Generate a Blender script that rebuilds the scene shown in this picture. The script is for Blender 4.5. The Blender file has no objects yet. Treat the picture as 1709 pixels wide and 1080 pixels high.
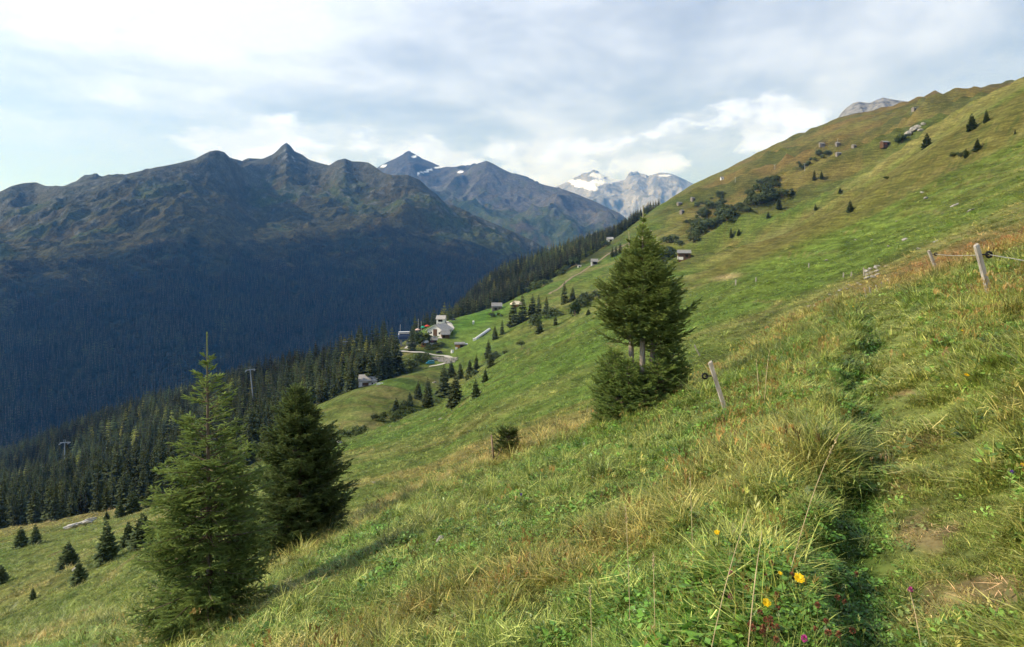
import bpy, bmesh, math, random
import numpy as np
from mathutils import Vector, Matrix, Euler

random.seed(7)
RNG = np.random.default_rng(11)
F_PX = 1018.0            # focal length in photograph pixels (1709 wide)
HOR = 430.0              # eye level row
CX = 854.5
SC = bpy.context.scene

# ------------------------------------------------------------------ camera
cam = bpy.data.cameras.new('camera')
cam.sensor_width = 36.0
cam.lens = 36.0 * F_PX / 1709.0
cam.shift_y = -(540.0 - HOR) / 1709.0
cam.clip_start = 0.05
cam.clip_end = 60000
camo = bpy.data.objects.new('camera', cam)
SC.collection.objects.link(camo)
camo.location = (0, 0, 0)
camo.rotation_euler = (math.radians(90), 0, 0)
SC.camera = camo

# ------------------------------------------------------------------ sun and sky
SUN_AZ = math.radians(-94)     # from the view axis, negative = left
SUN_EL = math.radians(36)
sd = Vector((math.sin(SUN_AZ) * math.cos(SUN_EL), math.cos(SUN_AZ) * math.cos(SUN_EL), math.sin(SUN_EL)))
sun = bpy.data.lights.new('sun', 'SUN')
sun.energy = 5.0
sun.angle = math.radians(0.6)
sun.color = (1.0, 0.93, 0.82)
suno = bpy.data.objects.new('sun', sun)
suno.rotation_euler = (-sd).to_track_quat('-Z', 'Y').to_euler()
SC.collection.objects.link(suno)

SC.view_settings.view_transform = 'Standard'
SC.view_settings.look = 'None'
SC.view_settings.exposure = 0.22
SC.view_settings.gamma = 1.0
SC.view_settings.use_curve_mapping = False
SC.cycles.use_denoising = True
SC.cycles.max_bounces = 4
SC.cycles.diffuse_bounces = 2
SC.cycles.use_adaptive_sampling = True
SC.cycles.adaptive_threshold = 0.03
SC.cycles.adaptive_min_samples = 16
SC.cycles.transmission_bounces = 3
SC.cycles.transparent_max_bounces = 8
SC.cycles.volume_bounces = 0
SC.cycles.sample_clamp_indirect = 6.0

def build_world():
    w = bpy.data.worlds.new('World')
    SC.world = w
    w.use_nodes = True
    w.cycles.sampling_method = 'MANUAL'
    w.cycles.sample_map_resolution = 128
    nt = w.node_tree
    nt.nodes.clear()
    N = nt.nodes.new
    L = nt.links.new
    def val(x):
        n = N('ShaderNodeValue'); n.outputs[0].default_value = x; return n.outputs[0]
    def math_(op, a, b=None, c=None, clamp=False):
        n = N('ShaderNodeMath'); n.operation = op; n.use_clamp = clamp
        for i, s in enumerate((a, b, c)):
            if s is None: continue
            if isinstance(s, (int, float)): n.inputs[i].default_value = s
            else: L(s, n.inputs[i])
        return n.outputs[0]
    def smooth(x, a, b):
        n = N('ShaderNodeMapRange'); n.interpolation_type = 'SMOOTHSTEP'
        L(x, n.inputs[0]); n.inputs[1].default_value = a; n.inputs[2].default_value = b
        return n.outputs[0]
    def noise(vec, scale, detail, rough, dist=0.0, lac=2.0):
        n = N('ShaderNodeTexNoise'); n.inputs['Scale'].default_value = scale
        n.inputs['Detail'].default_value = detail; n.inputs['Roughness'].default_value = rough
        n.inputs['Distortion'].default_value = dist; n.inputs['Lacunarity'].default_value = lac
        L(vec, n.inputs['Vector']); return n.outputs[0]
    def comb(x, y, z):
        n = N('ShaderNodeCombineXYZ')
        for i, s in enumerate((x, y, z)):
            if isinstance(s, (int, float)): n.inputs[i].default_value = s
            else: L(s, n.inputs[i])
        return n.outputs[0]
    def mixc(f, a, b):
        n = N('ShaderNodeMix'); n.data_type = 'RGBA'
        L(f, n.inputs[0])
        for s, i in ((a, 6), (b, 7)):
            if isinstance(s, tuple): n.inputs[i].default_value = s + (1,)
            else: L(s, n.inputs[i])
        return n.outputs[2]
    sky = N('ShaderNodeTexSky'); sky.sky_type = 'NISHITA'; sky.sun_disc = False
    sky.sun_elevation = SUN_EL
    sky.sun_rotation = SUN_AZ          # clockwise from +Y
    sky.altitude = 1800; sky.air_density = 1.0; sky.dust_density = 1.2; sky.ozone_density = 1.0
    sc_ = N('ShaderNodeVectorMath'); sc_.operation = 'SCALE'; sc_.inputs[3].default_value = 0.13
    L(sky.outputs[0], sc_.inputs[0])
    base = sc_.outputs[0]
    tc = N('ShaderNodeTexCoord')
    sep = N('ShaderNodeSeparateXYZ'); L(tc.outputs['Generated'], sep.inputs[0])
    dx, dy, dz = sep.outputs
    el = math_('MAXIMUM', dz, 0.0)
    # high thin veil: direction projected on a layer overhead
    den = math_('ADD', el, 0.16)
    px_ = math_('DIVIDE', dx, den); py_ = math_('DIVIDE', dy, den)
    veil_v = comb(px_, math_('MULTIPLY', py_, 0.75), 3.7)
    n1 = noise(veil_v, 0.7, 5, 0.60, 0.3)
    n2 = noise(comb(math_('MULTIPLY', px_, 0.8), math_('MULTIPLY', py_, 1.0), 9.1), 1.5, 5, 0.60, 0.3)
    n2 = math_('MULTIPLY', n2, 0.5)
    veil = smooth(math_('ADD', math_('MULTIPLY', n1, 0.75), n2), 0.42, 0.78)
    veil = math_('MULTIPLY', veil, math_('ADD', 0.25, smooth(dz, 0.02, 0.22)), None, True)
    veil = math_('ADD', math_('MULTIPLY', veil, 0.66), 0.30, None, True)
    veil = math_('MULTIPLY', veil, math_('ADD', 0.30, math_('MULTIPLY', smooth(dz, 0.07, 0.24), 0.70)))
    # the veil is thin: less of it along a steep line of sight
    veil = math_('MULTIPLY', veil, math_('SUBTRACT', 1.0, math_('MULTIPLY', smooth(dz, 0.36, 0.85), 0.72)))
    # light scattered forward round the sun, in the veil itself
    dot = N('ShaderNodeVectorMath'); dot.operation = 'DOT_PRODUCT'
    L(tc.outputs['Generated'], dot.inputs[0]); dot.inputs[1].default_value = sd
    g = math_('POWER', math_('MAXIMUM', dot.outputs['Value'], 0.0), 3.0)
    vb = math_('ADD', 0.93, math_('MULTIPLY', g, 0.7))
    vcol = N('ShaderNodeVectorMath'); vcol.operation = 'SCALE'
    vcol.inputs[0].default_value = (0.88, 0.97, 1.16); L(vb, vcol.inputs[3])
    c1 = mixc(veil, base, vcol.outputs[0])
    # grey-bellied flat clouds, mid height
    mvec = comb(math_('MULTIPLY', px_, 0.8), math_('MULTIPLY', py_, 1.0), 21.3)
    m1 = noise(mvec, 1.1, 6, 0.58, 0.0)
    m2 = noise(comb(math_('ADD', math_('MULTIPLY', px_, 0.8), -0.05), math_('ADD', py_, 0.10), 21.3), 1.1, 2, 0.58, 0.0)
    mm = smooth(m1, 0.54, 0.72)
    mm = math_('MULTIPLY', mm, smooth(dz, 0.10, 0.2))
    mm = math_('MULTIPLY', mm, math_('SUBTRACT', 0.24, math_('MULTIPLY', smooth(dz, 0.36, 0.85), 0.14)))
    msh = smooth(math_('SUBTRACT', m1, m2), -0.06, 0.10)
    mcol = mixc(msh, (1.02, 1.06, 1.14), (0.82, 0.88, 0.99))
    c2 = mixc(mm, c1, mcol)
    # low heaped clouds over the far valley
    az = math_('ARCTAN2', dx, dy)
    cv = comb(math_('MULTIPLY', az, 5.2), math_('MULTIPLY', dz, 10.5), 4.4)
    cv2 = comb(math_('ADD', math_('MULTIPLY', az, 5.2), 0.09), math_('ADD', math_('MULTIPLY', dz, 10.5), -0.15), 4.4)
    k1 = noise(cv, 1.0, 7, 0.58, 0.0)
    k2 = noise(cv2, 1.0, 3, 0.58, 0.0)
    band = math_('MULTIPLY', smooth(dz, 0.0, 0.10), math_('SUBTRACT', 1.0, smooth(dz, 0.17, 0.30)))
    thr = math_('ADD', k1, math_('MULTIPLY', math_('SUBTRACT', band, 1.0), 0.25))
    thr = math_('ADD', thr, math_('MULTIPLY', smooth(az, -0.25, 0.2), 0.045))
    cu = smooth(thr, 0.515, 0.60)
    cu = math_('MULTIPLY', cu, 0.90)
    csh = smooth(math_('SUBTRACT', k1, k2), -0.05, 0.07)
    ccol = mixc(csh, (0.78, 0.87, 1.08), (0.92, 1.03, 1.30))
    c3 = mixc(cu, c2, ccol)
    bg = N('ShaderNodeBackground'); L(c3, bg.inputs[0]); bg.inputs[1].default_value = 1.0
    out = N('ShaderNodeOutputWorld'); L(bg.outputs[0], out.inputs[0])
build_world()

# ------------------------------------------------------------------ helpers
COL = SC.collection
def link(o):
    COL.objects.link(o); return o
def tag(o, label=None, cat=None, group=None, kind=None):
    if label: o['label'] = label
    if cat: o['category'] = cat
    if group: o['group'] = group
    if kind: o['kind'] = kind
    return o
def mesh_obj(name, verts, faces, mats=(), parent=None, smooth=False, mat_idx=None):
    me = bpy.data.meshes.new(name)
    verts = np.asarray(verts, dtype=np.float32).reshape(-1, 3)
    if isinstance(faces, np.ndarray):
        n, k = faces.shape
        me.vertices.add(len(verts)); me.vertices.foreach_set('co', verts.ravel())
        me.loops.add(n * k); me.loops.foreach_set('vertex_index', faces.astype(np.int32).ravel())
        me.polygons.add(n)
        me.polygons.foreach_set('loop_start', np.arange(0, n * k, k, dtype=np.int32))
        me.update(calc_edges=True)
    else:
        me.from_pydata([tuple(map(float, v)) for v in verts], [], [tuple(f) for f in faces]); me.update()
    for m in (mats if isinstance(mats, (list, tuple)) else [mats]):
        me.materials.append(m)
    if mat_idx is not None:
        me.polygons.foreach_set('material_index', np.asarray(mat_idx, dtype=np.int32))
    me.polygons.foreach_set('use_smooth', np.full(len(me.polygons), smooth))
    o = bpy.data.objects.new(name, me)
    link(o)
    if parent is not None: o.parent = parent
    return o
def empty(name, loc=(0, 0, 0), rz=0.0, s=1.0):
    o = bpy.data.objects.new(name, None); link(o)
    o.location = loc; o.rotation_euler = (0, 0, rz); o.scale = (s, s, s)
    o.empty_display_size = 0.2
    return o

def _hash(ix, iy, seed):
    h = (ix.astype(np.int64) * 374761393 + iy.astype(np.int64) * 668265263 + seed * 1442695041) & 0xFFFFFFFF
    h = ((h ^ (h >> 13)) * 1274126177) & 0xFFFFFFFF
    h = (h ^ (h >> 16)) & 0xFFFFFFFF
    return h
def gnoise(x, y, seed=0):
    ix = np.floor(x); iy = np.floor(y)
    fx = x - ix; fy = y - iy
    ux = fx * fx * fx * (fx * (fx * 6 - 15) + 10); uy = fy * fy * fy * (fy * (fy * 6 - 15) + 10)
    def gr(ax, ay, bx, by):
        a = _hash(ax, ay, seed).astype(np.float64) * (2 * math.pi / 4294967296.0)
        return np.cos(a) * bx + np.sin(a) * by
    n00 = gr(ix, iy, fx, fy); n10 = gr(ix + 1, iy, fx - 1, fy)
    n01 = gr(ix, iy + 1, fx, fy - 1); n11 = gr(ix + 1, iy + 1, fx - 1, fy - 1)
    return ((n00 * (1 - ux) + n10 * ux) * (1 - uy) + (n01 * (1 - ux) + n11 * ux) * uy) * 1.5
def fbm(x, y, octv=4, seed=0, gain=0.5):
    a = 1.0; s = 0.0; t = 0.0
    for i in range(octv):
        s = s + a * gnoise(x * 2 ** i + 17.3 * i, y * 2 ** i - 9.1 * i, seed + i)
        t += a; a *= gain
    return s / t
def ridged(x, y, octv=5, seed=0, gain=0.5):
    a = 1.0; s = 0.0; t = 0.0; w = 1.0
    for i in range(octv):
        n = 1 - np.abs(gnoise(x * 2.03 ** i + 31.7 * i, y * 2.03 ** i + 5.3 * i, seed + i)) * 1.6
        n = np.clip(n, 0, 1) ** 2
        s = s + a * n * w; w = np.clip(n * 1.6, 0.25, 1); t += a; a *= gain
    return s / t
def sstep(a, b, x):
    t = np.clip((x - a) / (b - a), 0, 1); return t * t * (3 - 2 * t)
def gblur(a, sig, axis):
    if sig <= 0: return a
    r = int(3 * sig) + 1
    k = np.exp(-0.5 * (np.arange(-r, r + 1) / sig) ** 2); k /= k.sum()
    pad = [(0, 0)] * a.ndim; pad[axis] = (r, r)
    p = np.pad(a, pad, mode='edge')
    return np.apply_along_axis(lambda v: np.convolve(v, k, 'valid'), axis, p)
def sRGB(r, g, b):
    return tuple(((c / 255.0) / 12.92 if c <= 10 else (((c / 255.0) + 0.055) / 1.055) ** 2.4) for c in (r, g, b))
# ------------------------------------------------------------------ terrain from ridge lines
# each ridge or hollow: (bearing column, elevation row, distance in metres)
PLA, PLB, PLH = 0.42, -0.24, 1.6            # the slope the path crosses
E1 = [(-520,1302,32),(0,1088,30),(120,1060,22),(240,1041,15),(350,1011,13.5),(480,931,16.6),(600,870,18.4),(720,803,22),(850,757,20.5),(1000,688,22),(1100,655,20),(1180,630,18.5),(1300,547,26),(1400,505,27),(1500,475,23),(1709,397,20.5),(2230,179,20)]
G1 = [(-520,1270,48),(0,1045,48),(150,1012,40),(240,1032,28),(350,1025,24),(480,950,28),(600,895,32),(720,825,38),(850,782,38),(1000,715,40),(1180,660,34),(1300,575,45),(1400,530,45),(1500,497,42),(1709,422,40),(2230,215,40)]
E2 = [(-520,1000,160),(0,885,150),(130,862,150),(210,847,150),(270,832,145),(400,785,140),(480,760,135),(570,734,125),(660,702,150),(700,688,165),(740,670,190),(764,642,215),(825,597,240),(900,560,260),(994,510,290),(1090,468,320),(1199,428,380),(1313,378,370),(1402,326,350),(1477,273,330),(1575,208,310),(1663,154,290),(1709,129,280),(2230,-130,280)]
G2 = [(-520,1005,200),(0,893,185),(130,870,185),(270,842,180),(400,800,170),(480,782,165),(570,762,158),(660,727,188),(740,692,225),(764,662,250),(825,611,280),(900,573,300),(994,526,335),(1090,482,370),(1199,438,430),(1313,390,425),(1402,342,410),(1477,292,390),(1575,230,370),(1663,178,350),(1709,155,340),(2230,-90,340)]
MM = [(-520,960,300),(0,850,300),(130,812,300),(270,775,290),(400,738,270),(470,708,245),(500,691,240),(530,673,245),(600,646,255),(640,633,268),(690,619,300),(720,610,330),(750,600,360),(800,570,390),(850,545,410),(900,515,430),(1000,455,500),(1090,405,560),(1200,362,600),(1280,322,600),(1370,278,600),(1450,247,580),(1550,192,550),(1640,162,500),(1709,142,480),(2230,-90,480)]
G3 = [(-520,950,380),(0,830,380),(270,750,350),(400,722,320),(470,715,290),(500,705,278),(600,662,292),(690,628,325),(720,614,350),(750,596,385),(800,563,420),(850,538,440),(900,508,460),(1000,450,530),(1090,400,600),(1200,366,660),(1280,328,660),(1370,285,660),(1450,255,640),(1550,202,610),(1640,174,560),(1709,157,540),(2230,-70,540)]
FF = [(-520,900,650),(0,765,650),(130,707,640),(260,667,600),(400,630,540),(480,608,500),(560,594,460),(620,582,430),(650,573,430),(670,566,430),(700,548,450),(720,540,470),(740,531,480),(780,523,490),(830,508,520),(870,490,540),(900,474,560),(950,445,600),(985,424,640),(1018,402,690),(1060,370,760),(1090,346,800),(1150,305,900),(1230,265,950),(1300,230,980),(1360,205,1000),(1400,190,1000),(1480,172,1000),(1550,155,1000),(1600,148,1000),(1640,144,1000),(1709,135,1000),(2230,-60,1000)]
G4 = [(-520,960,780),(0,825,780),(260,735,730),(480,665,620),(620,632,560),(700,585,570),(740,560,590),(780,538,610),(830,516,630),(900,482,660),(985,430,740),(1090,352,880),(1150,315,970),(1230,277,1020),(1400,202,1080),(1600,162,1080),(1709,150,1080),(2230,-40,1080)]
SS = [(-520,1060,1000),(0,920,980),(480,740,860),(620,680,830),(700,600,810),(745,540,805),(780,498,820),(830,452,850),(880,427,900),(950,407,950),(1020,388,1000),(1090,365,1050),(1150,335,1100),(1230,300,1150),(1400,225,1200),(1709,180,1200),(2230,0,1200)]
EN = [(-520,1200,1400),(0,1030,1400),(480,850,1350),(700,700,1200),(780,590,1150),(880,520,1200),(1020,470,1300),(1150,430,1400),(1400,330,1500),(1709,280,1500),(2230,100,1500)]

I2 = [(1100,520,210),(1160,482,215),(1240,447,210),(1300,427,205),(1450,368,195),(1560,312,185),(1709,238,170),(2230,0,170)]
UMAX = 1.36
NU, ND = 560, 660
D0, D1 = 0.55, 1500.0
US = np.linspace(-UMAX, UMAX, NU)
LD = np.linspace(math.log(D0), math.log(D1), ND)
DS = np.exp(LD)
PXS = US * F_PX + CX

def curve(lst, pxs, sig=6.0):
    a = np.array(lst, float)
    py = np.interp(pxs, a[:, 0], a[:, 1]); d = np.interp(pxs, a[:, 0], a[:, 2])
    step = (pxs[1] - pxs[0])
    return gblur(py, sig / step * 1.3, 0), gblur(d, 3 * sig / step, 0)

PATH_U = [(0.6, 0.75), (2.2, 0.80), (2.9, 0.77), (4, 0.693), (6, 0.634), (9, 0.628), (12.5, 0.622), (18, 0.60), (24, 0.58), (34, 0.55)]
def path_x(y):
    a = np.array(PATH_U); return np.interp(y, a[:, 0], a[:, 1]) * y + 0.09 * np.sin(1.3 * y) + 0.05 * np.sin(3.1 * y + 1)
def path_dist(x, y):
    return x - path_x(y)

def build_height():
    Z = np.zeros((NU, ND))
    near_d = np.array([0.3, 2, 4, 7, 11])
    curves = [curve(c, PXS) for c in (E1, G1, E2, G2, MM, G3, FF, G4, SS, EN)]
    ci2 = curve(I2, PXS)
    for i, u in enumerate(US):
        ds = list(near_d); zs = [PLA * u * d + PLB * d - PLH for d in near_d]
        wi = float(sstep(1060, 1160, np.array(PXS[i])))
        zi2 = (HOR - ci2[0][i]) / F_PX * ci2[1][i]
        for q, (py, dd) in enumerate(curves):
            d = dd[i]
            if q == 2 and d > ds[-1] * 1.6:
                for fd, dp in ((ci2[1][i] / d if wi > 0 else 0.55, 0.0), (ci2[1][i] / d * 1.16 if wi > 0 else 0.65, 9.0)):
                    dn = d * fd
                    zl = zs[-1] + ((HOR - py[i]) / F_PX * d - zs[-1]) * (dn - ds[-1]) / (d - ds[-1])
                    zn = (HOR - ci2[0][i] - dp) / F_PX * dn
                    ds.append(dn); zs.append(zl * (1 - wi) + zn * wi)
            if d <= ds[-1] + 0.5: d = ds[-1] + 0.5
            ds.append(d); zs.append((HOR - py[i]) / F_PX * d)
        Z[i] = np.interp(DS, ds, zs)
    Z = gblur(Z / DS[None, :], 4.0, 1) * DS[None, :]      # round the crests
    X = US[:, None] * DS[None, :]; Y = np.broadcast_to(DS[None, :], X.shape)
    # spurs and hummocks, running down the fall line
    fx, fy = 0.93, -0.36
    s = X * fy * -1 + Y * fx          # across the fall line
    t = X * fx + Y * fy               # along it
    far = sstep(40, 160, Y)
    keep = sstep(0, 1, np.ones_like(Y))
    Z += far * (fbm(s / 34, t / 150, 4, 3) * 3.2 * sstep(60, 260, Y) + fbm(s / 9, t / 26, 3, 5) * 0.95 + fbm(s / 3.4, t / 7, 3, 6) * 0.34 * (1 - sstep(180, 380, Y)))
    dff = curves[6][1][:, None]
    right = sstep(0.12, 0.35, US)[:, None] * sstep(260, 430, Y) * (1 - 0.85 * np.exp(-((Y - dff) / 110) ** 2))
    Z += right * ((ridged(s / 105, t / 420, 4, 15) - 0.45) * 34 + (ridged(s / 40, t / 150, 3, 16) - 0.45) * 9)
    r2 = sstep(0.30, 0.45, US)[:, None] * sstep(60, 120, Y) * (1 - sstep(230, 330, Y))
    Z += r2 * (ridged(s / 42, t / 160, 3, 18) - 0.5) * 5.0
    ter = sstep(40, 70, Y) * (1 - sstep(230, 330, Y))
    Z += ter * 0.20 * np.abs(np.mod((Z + 0.6 * fbm(X / 14, Y / 14, 2, 33)) / 1.7, 1.0) - 0.5) * 2 * (0.4 + fbm(X / 25, Y / 25, 2, 34))
    mid = sstep(4, 12, Y) * (1 - sstep(120, 300, Y))
    Z += mid * (fbm(X / 5.5, Y / 5.5, 3, 8) * 0.22 + fbm(X / 1.6, Y / 1.6, 3, 9) * 0.07)
    Z += (1 - sstep(12, 40, Y)) * (fbm(X / 1.1, Y / 1.1, 3, 12) * 0.045 + fbm(X / 0.3, Y / 0.3, 2, 14) * 0.014)
    # trodden path: a shallow trench with a lip below it
    pd = path_dist(X, Y)
    nearw = 1 - sstep(26, 34, Y)
    Z -= nearw * 0.10 * np.exp(-(pd / 0.5) ** 4) + nearw * 0.09 * np.exp(-((pd + 0.42) / 0.2) ** 2)
    Z += nearw * (0.20 + 0.10 * fbm(X / 0.9, Y / 0.9, 2, 77)) * sstep(0.52, 0.84, -pd + 0.25 * fbm(X / 0.6, Y / 0.6, 2, 78)) * (1 - sstep(0.95, 2.8, -pd))
    Z += nearw * 0.10 * sstep(0.3, 1.2, pd) * (1 - sstep(1.2, 4, pd))
    return X, Y, Z
TX, TY, TZ = build_height()
def H(x, y):
    x = np.asarray(x, float); y = np.asarray(y, float)
    fi = np.clip((x / y + UMAX) / (2 * UMAX) * (NU - 1), 0, NU - 1.001)
    fj = np.clip((np.log(y) - LD[0]) / (LD[-1] - LD[0]) * (ND - 1), 0, ND - 1.001)
    i = fi.astype(int); j = fj.astype(int); a = fi - i; b = fj - j
    return (TZ[i, j] * (1 - a) * (1 - b) + TZ[i + 1, j] * a * (1 - b) + TZ[i, j + 1] * (1 - a) * b + TZ[i + 1, j + 1] * a * b)
def at(px, py, dmin=2.0, dmax=1450.0):
    """first ground point seen along a bearing and dip, beyond dmin"""
    u = (px - CX) / F_PX; v = (HOR - py) / F_PX
    d = np.exp(np.linspace(math.log(dmin), math.log(dmax), 6000))
    z = H(u * d, d)
    k = np.nonzero(z >= v * d)[0]
    dd = d[k[0]] if len(k) else d[np.argmax(z / d)]
    return Vector((u * dd, dd, float(H(u * dd, dd))))
def on(px, d):
    u = (px - CX) / F_PX
    return Vector((u * d, d, float(H(u * d, d))))
def to_px(x, y, z):
    return x / y * F_PX + CX, HOR - z / y * F_PX

def attr_col(me, name, rgb):
    a = me.color_attributes.new(name, 'FLOAT_COLOR', 'POINT')
    buf = np.ones((len(me.vertices), 4), np.float32); buf[:, :3] = rgb
    a.data.foreach_set('color', buf.ravel())

def node_mat(name):
    m = bpy.data.materials.new(name); m.use_nodes = True
    nt = m.node_tree; b = nt.nodes['Principled BSDF']
    b.inputs['Specular IOR Level'].default_value = 0.15
    b.inputs['Roughness'].default_value = 0.9
    return m, nt, b
def land_mat(name, scales, amt=0.35, bump=((2.0, 0.3),), rough=0.95, contour=None):
    """colour from the land-cover attribute, broken up by noise at several sizes"""
    m, nt, b = node_mat(name)
    N, L = nt.nodes.new, nt.links.new
    at_ = N('ShaderNodeAttribute'); at_.attribute_name = 'Cover'
    geo = N('ShaderNodeNewGeometry')
    col = at_.outputs['Color']
    for i, (s, a) in enumerate(scales):
        n = N('ShaderNodeTexNoise'); n.inputs['Scale'].default_value = s; n.inputs['Detail'].default_value = 2
        n.inputs['Roughness'].default_value = 0.65
        L(geo.outputs['Position'], n.inputs['Vector'])
        mr = N('ShaderNodeMapRange'); mr.inputs[1].default_value = 0.3; mr.inputs[2].default_value = 0.7
        mr.inputs[3].default_value = 1 - a; mr.inputs[4].default_value = 1 + a
        L(n.outputs[0], mr.inputs[0])
        v = N('ShaderNodeVectorMath'); v.operation = 'SCALE'
        L(col, v.inputs[0]); L(mr.outputs[0], v.inputs[3]); col = v.outputs[0]
    prev = None
    if contour:
        # grazing steps that follow the contour lines
        mp = N('ShaderNodeMapping'); mp.inputs['Scale'].default_value = contour[0]; L(geo.outputs['Position'], mp.inputs[0])
        n = N('ShaderNodeTexNoise'); n.inputs['Scale'].default_value = 1.0; n.inputs['Detail'].default_value = 2; L(mp.outputs[0], n.inputs['Vector'])
        mr = N('ShaderNodeMapRange'); mr.inputs[1].default_value = 0.35; mr.inputs[2].default_value = 0.65; mr.inputs[3].default_value = 1 - contour[1]; mr.inputs[4].default_value = 1 + contour[1]; L(n.outputs[0], mr.inputs[0])
        v = N('ShaderNodeVectorMath'); v.operation = 'SCALE'; L(col, v.inputs[0]); L(mr.outputs[0], v.inputs[3]); col = v.outputs[0]
        bp = N('ShaderNodeBump'); bp.inputs['Strength'].default_value = 0.8; bp.inputs['Distance'].default_value = contour[2]; L(n.outputs[0], bp.inputs['Height']); prev = bp.outputs[0]
    L(col, b.inputs['Base Color']); b.inputs['Roughness'].default_value = rough
    b.inputs['Specular IOR Level'].default_value = 0.05
    for s, st in bump:
        n = N('ShaderNodeTexNoise'); n.inputs['Scale'].default_value = s; n.inputs['Detail'].default_value = 3
        n.inputs['Roughness'].default_value = 0.6
        L(geo.outputs['Position'], n.inputs['Vector'])
        bp = N('ShaderNodeBump'); bp.inputs['Strength'].default_value = 0.9; bp.inputs['Distance'].default_value = st
        L(n.outputs[0], bp.inputs['Height'])
        if prev: L(prev, bp.inputs['Normal'])
        prev = bp.outputs[0]
    L(prev, b.inputs['Normal'])
    return m

def blend(c, col, w):
    w = np.clip(w, 0, 1)[..., None]
    return c * (1 - w) + np.array(col) * w
G_MID = np.array((0.104, 0.122, 0.038)); G_LUSH = np.array((0.078, 0.122, 0.030)); G_DRY = np.array((0.195, 0.172, 0.080))
G_BROWN = np.array((0.150, 0.098, 0.045)); G_DARK = np.array((0.050, 0.064, 0.022)); SOIL = np.array((0.20, 0.145, 0.09))
def cover(X, Y, Z):
    """what grows where, in world metres"""
    px, py = to_px(X, Y, Z)
    fx, fy = 0.93, -0.36
    s = -X * fy + Y * fx; t = X * fx + Y * fy
    c = np.broadcast_to(G_MID, X.shape + (3,)).copy()
    far = sstep(20, 60, Y)
    n1 = fbm(s / 26, t / 90, 4, 41); n2 = fbm(s / 8, t / 30, 4, 43); n3 = fbm(X / 2.5, Y / 2.5, 3, 47)
    c = blend(c, G_LUSH, sstep(-0.05, 0.35, -n1 + 0.4 * n3) * 0.9)
    c = blend(c, G_DRY, sstep(0.0, 0.40, n1 + 0.5 * n2) * 0.65)
    c = blend(c, G_BROWN, sstep(0.12, 0.4, n2 + 0.25 * n3) * 0.4)
    # upper slopes: browner heath with grey scree
    hi = sstep(380, 700, Y) * sstep(0.2, 0.36, X / Y)
    c = blend(c, (0.165, 0.110, 0.050), hi * (0.55 + 0.4 * sstep(-0.2, 0.2, n1)))
    c = blend(c, (0.135, 0.125, 0.045), hi * sstep(0.0, 0.3, fbm(s / 60, t / 200, 3, 51)) * 0.8)
    c = blend(c, (0.055, 0.070, 0.026), sstep(300, 420, Y) * sstep(0.05, 0.4, X / Y) * sstep(0.02, 0.22, fbm(s / 45, t / 110, 4, 55)) * 0.55)
    # bright pasture by the hollow, and village meadow
    def patch(cx, cy, rx, ry, d0, d1, tilt=0.0):
        dx = (px - cx); dy = (py - cy) + tilt * dx
        return np.exp(-((dx / rx) ** 2 + (dy / ry) ** 2) ** 1.5) * sstep(d0 * 0.85, d0, Y) * (1 - sstep(d1, d1 * 1.15, Y))
    c = blend(c, (0.108, 0.150, 0.036), patch(1380, 430, 210, 45, 45, 260, 0.38) * 0.85)
    c = blend(c, (0.110, 0.165, 0.040), patch(780, 555, 70, 50, 350, 560) * 0.8)
    c = blend(c, (0.075, 0.150, 0.028), patch(800, 530, 60, 14, 350, 560, 0.35) * 0.9)
    c = blend(c, (0.095, 0.130, 0.030), patch(1500, 385, 330, 30, 50, 300, 0.38) * 0.45)
    c = blend(c, (0.080, 0.120, 0.028), patch(950, 600, 260, 60, 30, 260, 0.42) * 0.55)
    c = blend(c, (0.155, 0.090, 0.048), patch(1600, 425, 170, 22, 15, 90, 0.33) * 0.8)
    c = blend(c, (0.30, 0.22, 0.14), patch(1212, 462, 26, 5, 45, 300, 0.12) * 1.0)
    c = blend(c, (0.19, 0.15, 0.065), patch(120, 862, 260, 14, 100, 170, 0.2) * 0.8)
    e2 = np.interp(px, [p[0] for p in E2], [p[1] for p in E2]); i2 = np.interp(px, [p[0] for p in I2], [p[1] for p in I2])
    fr = (py - e2) / np.maximum(i2 - e2, 8)
    rz = sstep(1120, 1220, px) * (Y < 420) * (Y > 60)
    c = blend(c, (0.120, 0.098, 0.036), rz * sstep(0.08, 0.3, fr + 0.25 * n2) * (1 - sstep(0.75, 1.1, fr + 0.3 * n2)) * 0.75)
    c = blend(c, (0.215, 0.175, 0.075), rz * np.exp(-((fr - 0.02) / 0.16) ** 2) * 0.75)
    md = sstep(26, 40, Y) * (1 - sstep(240, 320, Y))
    c = blend(c, (0.050, 0.074, 0.022), md * sstep(0.16, 0.36, fbm(X / 3.2, Y / 4.5, 4, 151) + 0.3 * n1) * 0.6)
    lv = np.mod(Z + 1.4 * fbm(X / 9, Y / 9, 2, 153) + 0.03 * X, 7.3)
    c = blend(c, (0.20, 0.155, 0.085), md * np.exp(-((lv - 3.0) / 0.20) ** 2) * sstep(-0.05, 0.2, fbm(X / 30, Y / 30, 2, 157)) * 0.7)
    # forest floor
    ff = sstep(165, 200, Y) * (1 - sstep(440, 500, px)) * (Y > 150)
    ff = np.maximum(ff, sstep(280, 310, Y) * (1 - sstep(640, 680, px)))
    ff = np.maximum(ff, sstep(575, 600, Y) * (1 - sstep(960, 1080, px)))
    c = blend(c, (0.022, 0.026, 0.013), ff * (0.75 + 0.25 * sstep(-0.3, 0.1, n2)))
    c = blend(c, (0.16, 0.13, 0.055), sstep(575, 600, Y) * sstep(0.12, 0.28, fbm(X / 40, Y / 40, 3, 61)) * (1 - sstep(1000, 1080, px)) * 0.8)
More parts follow.
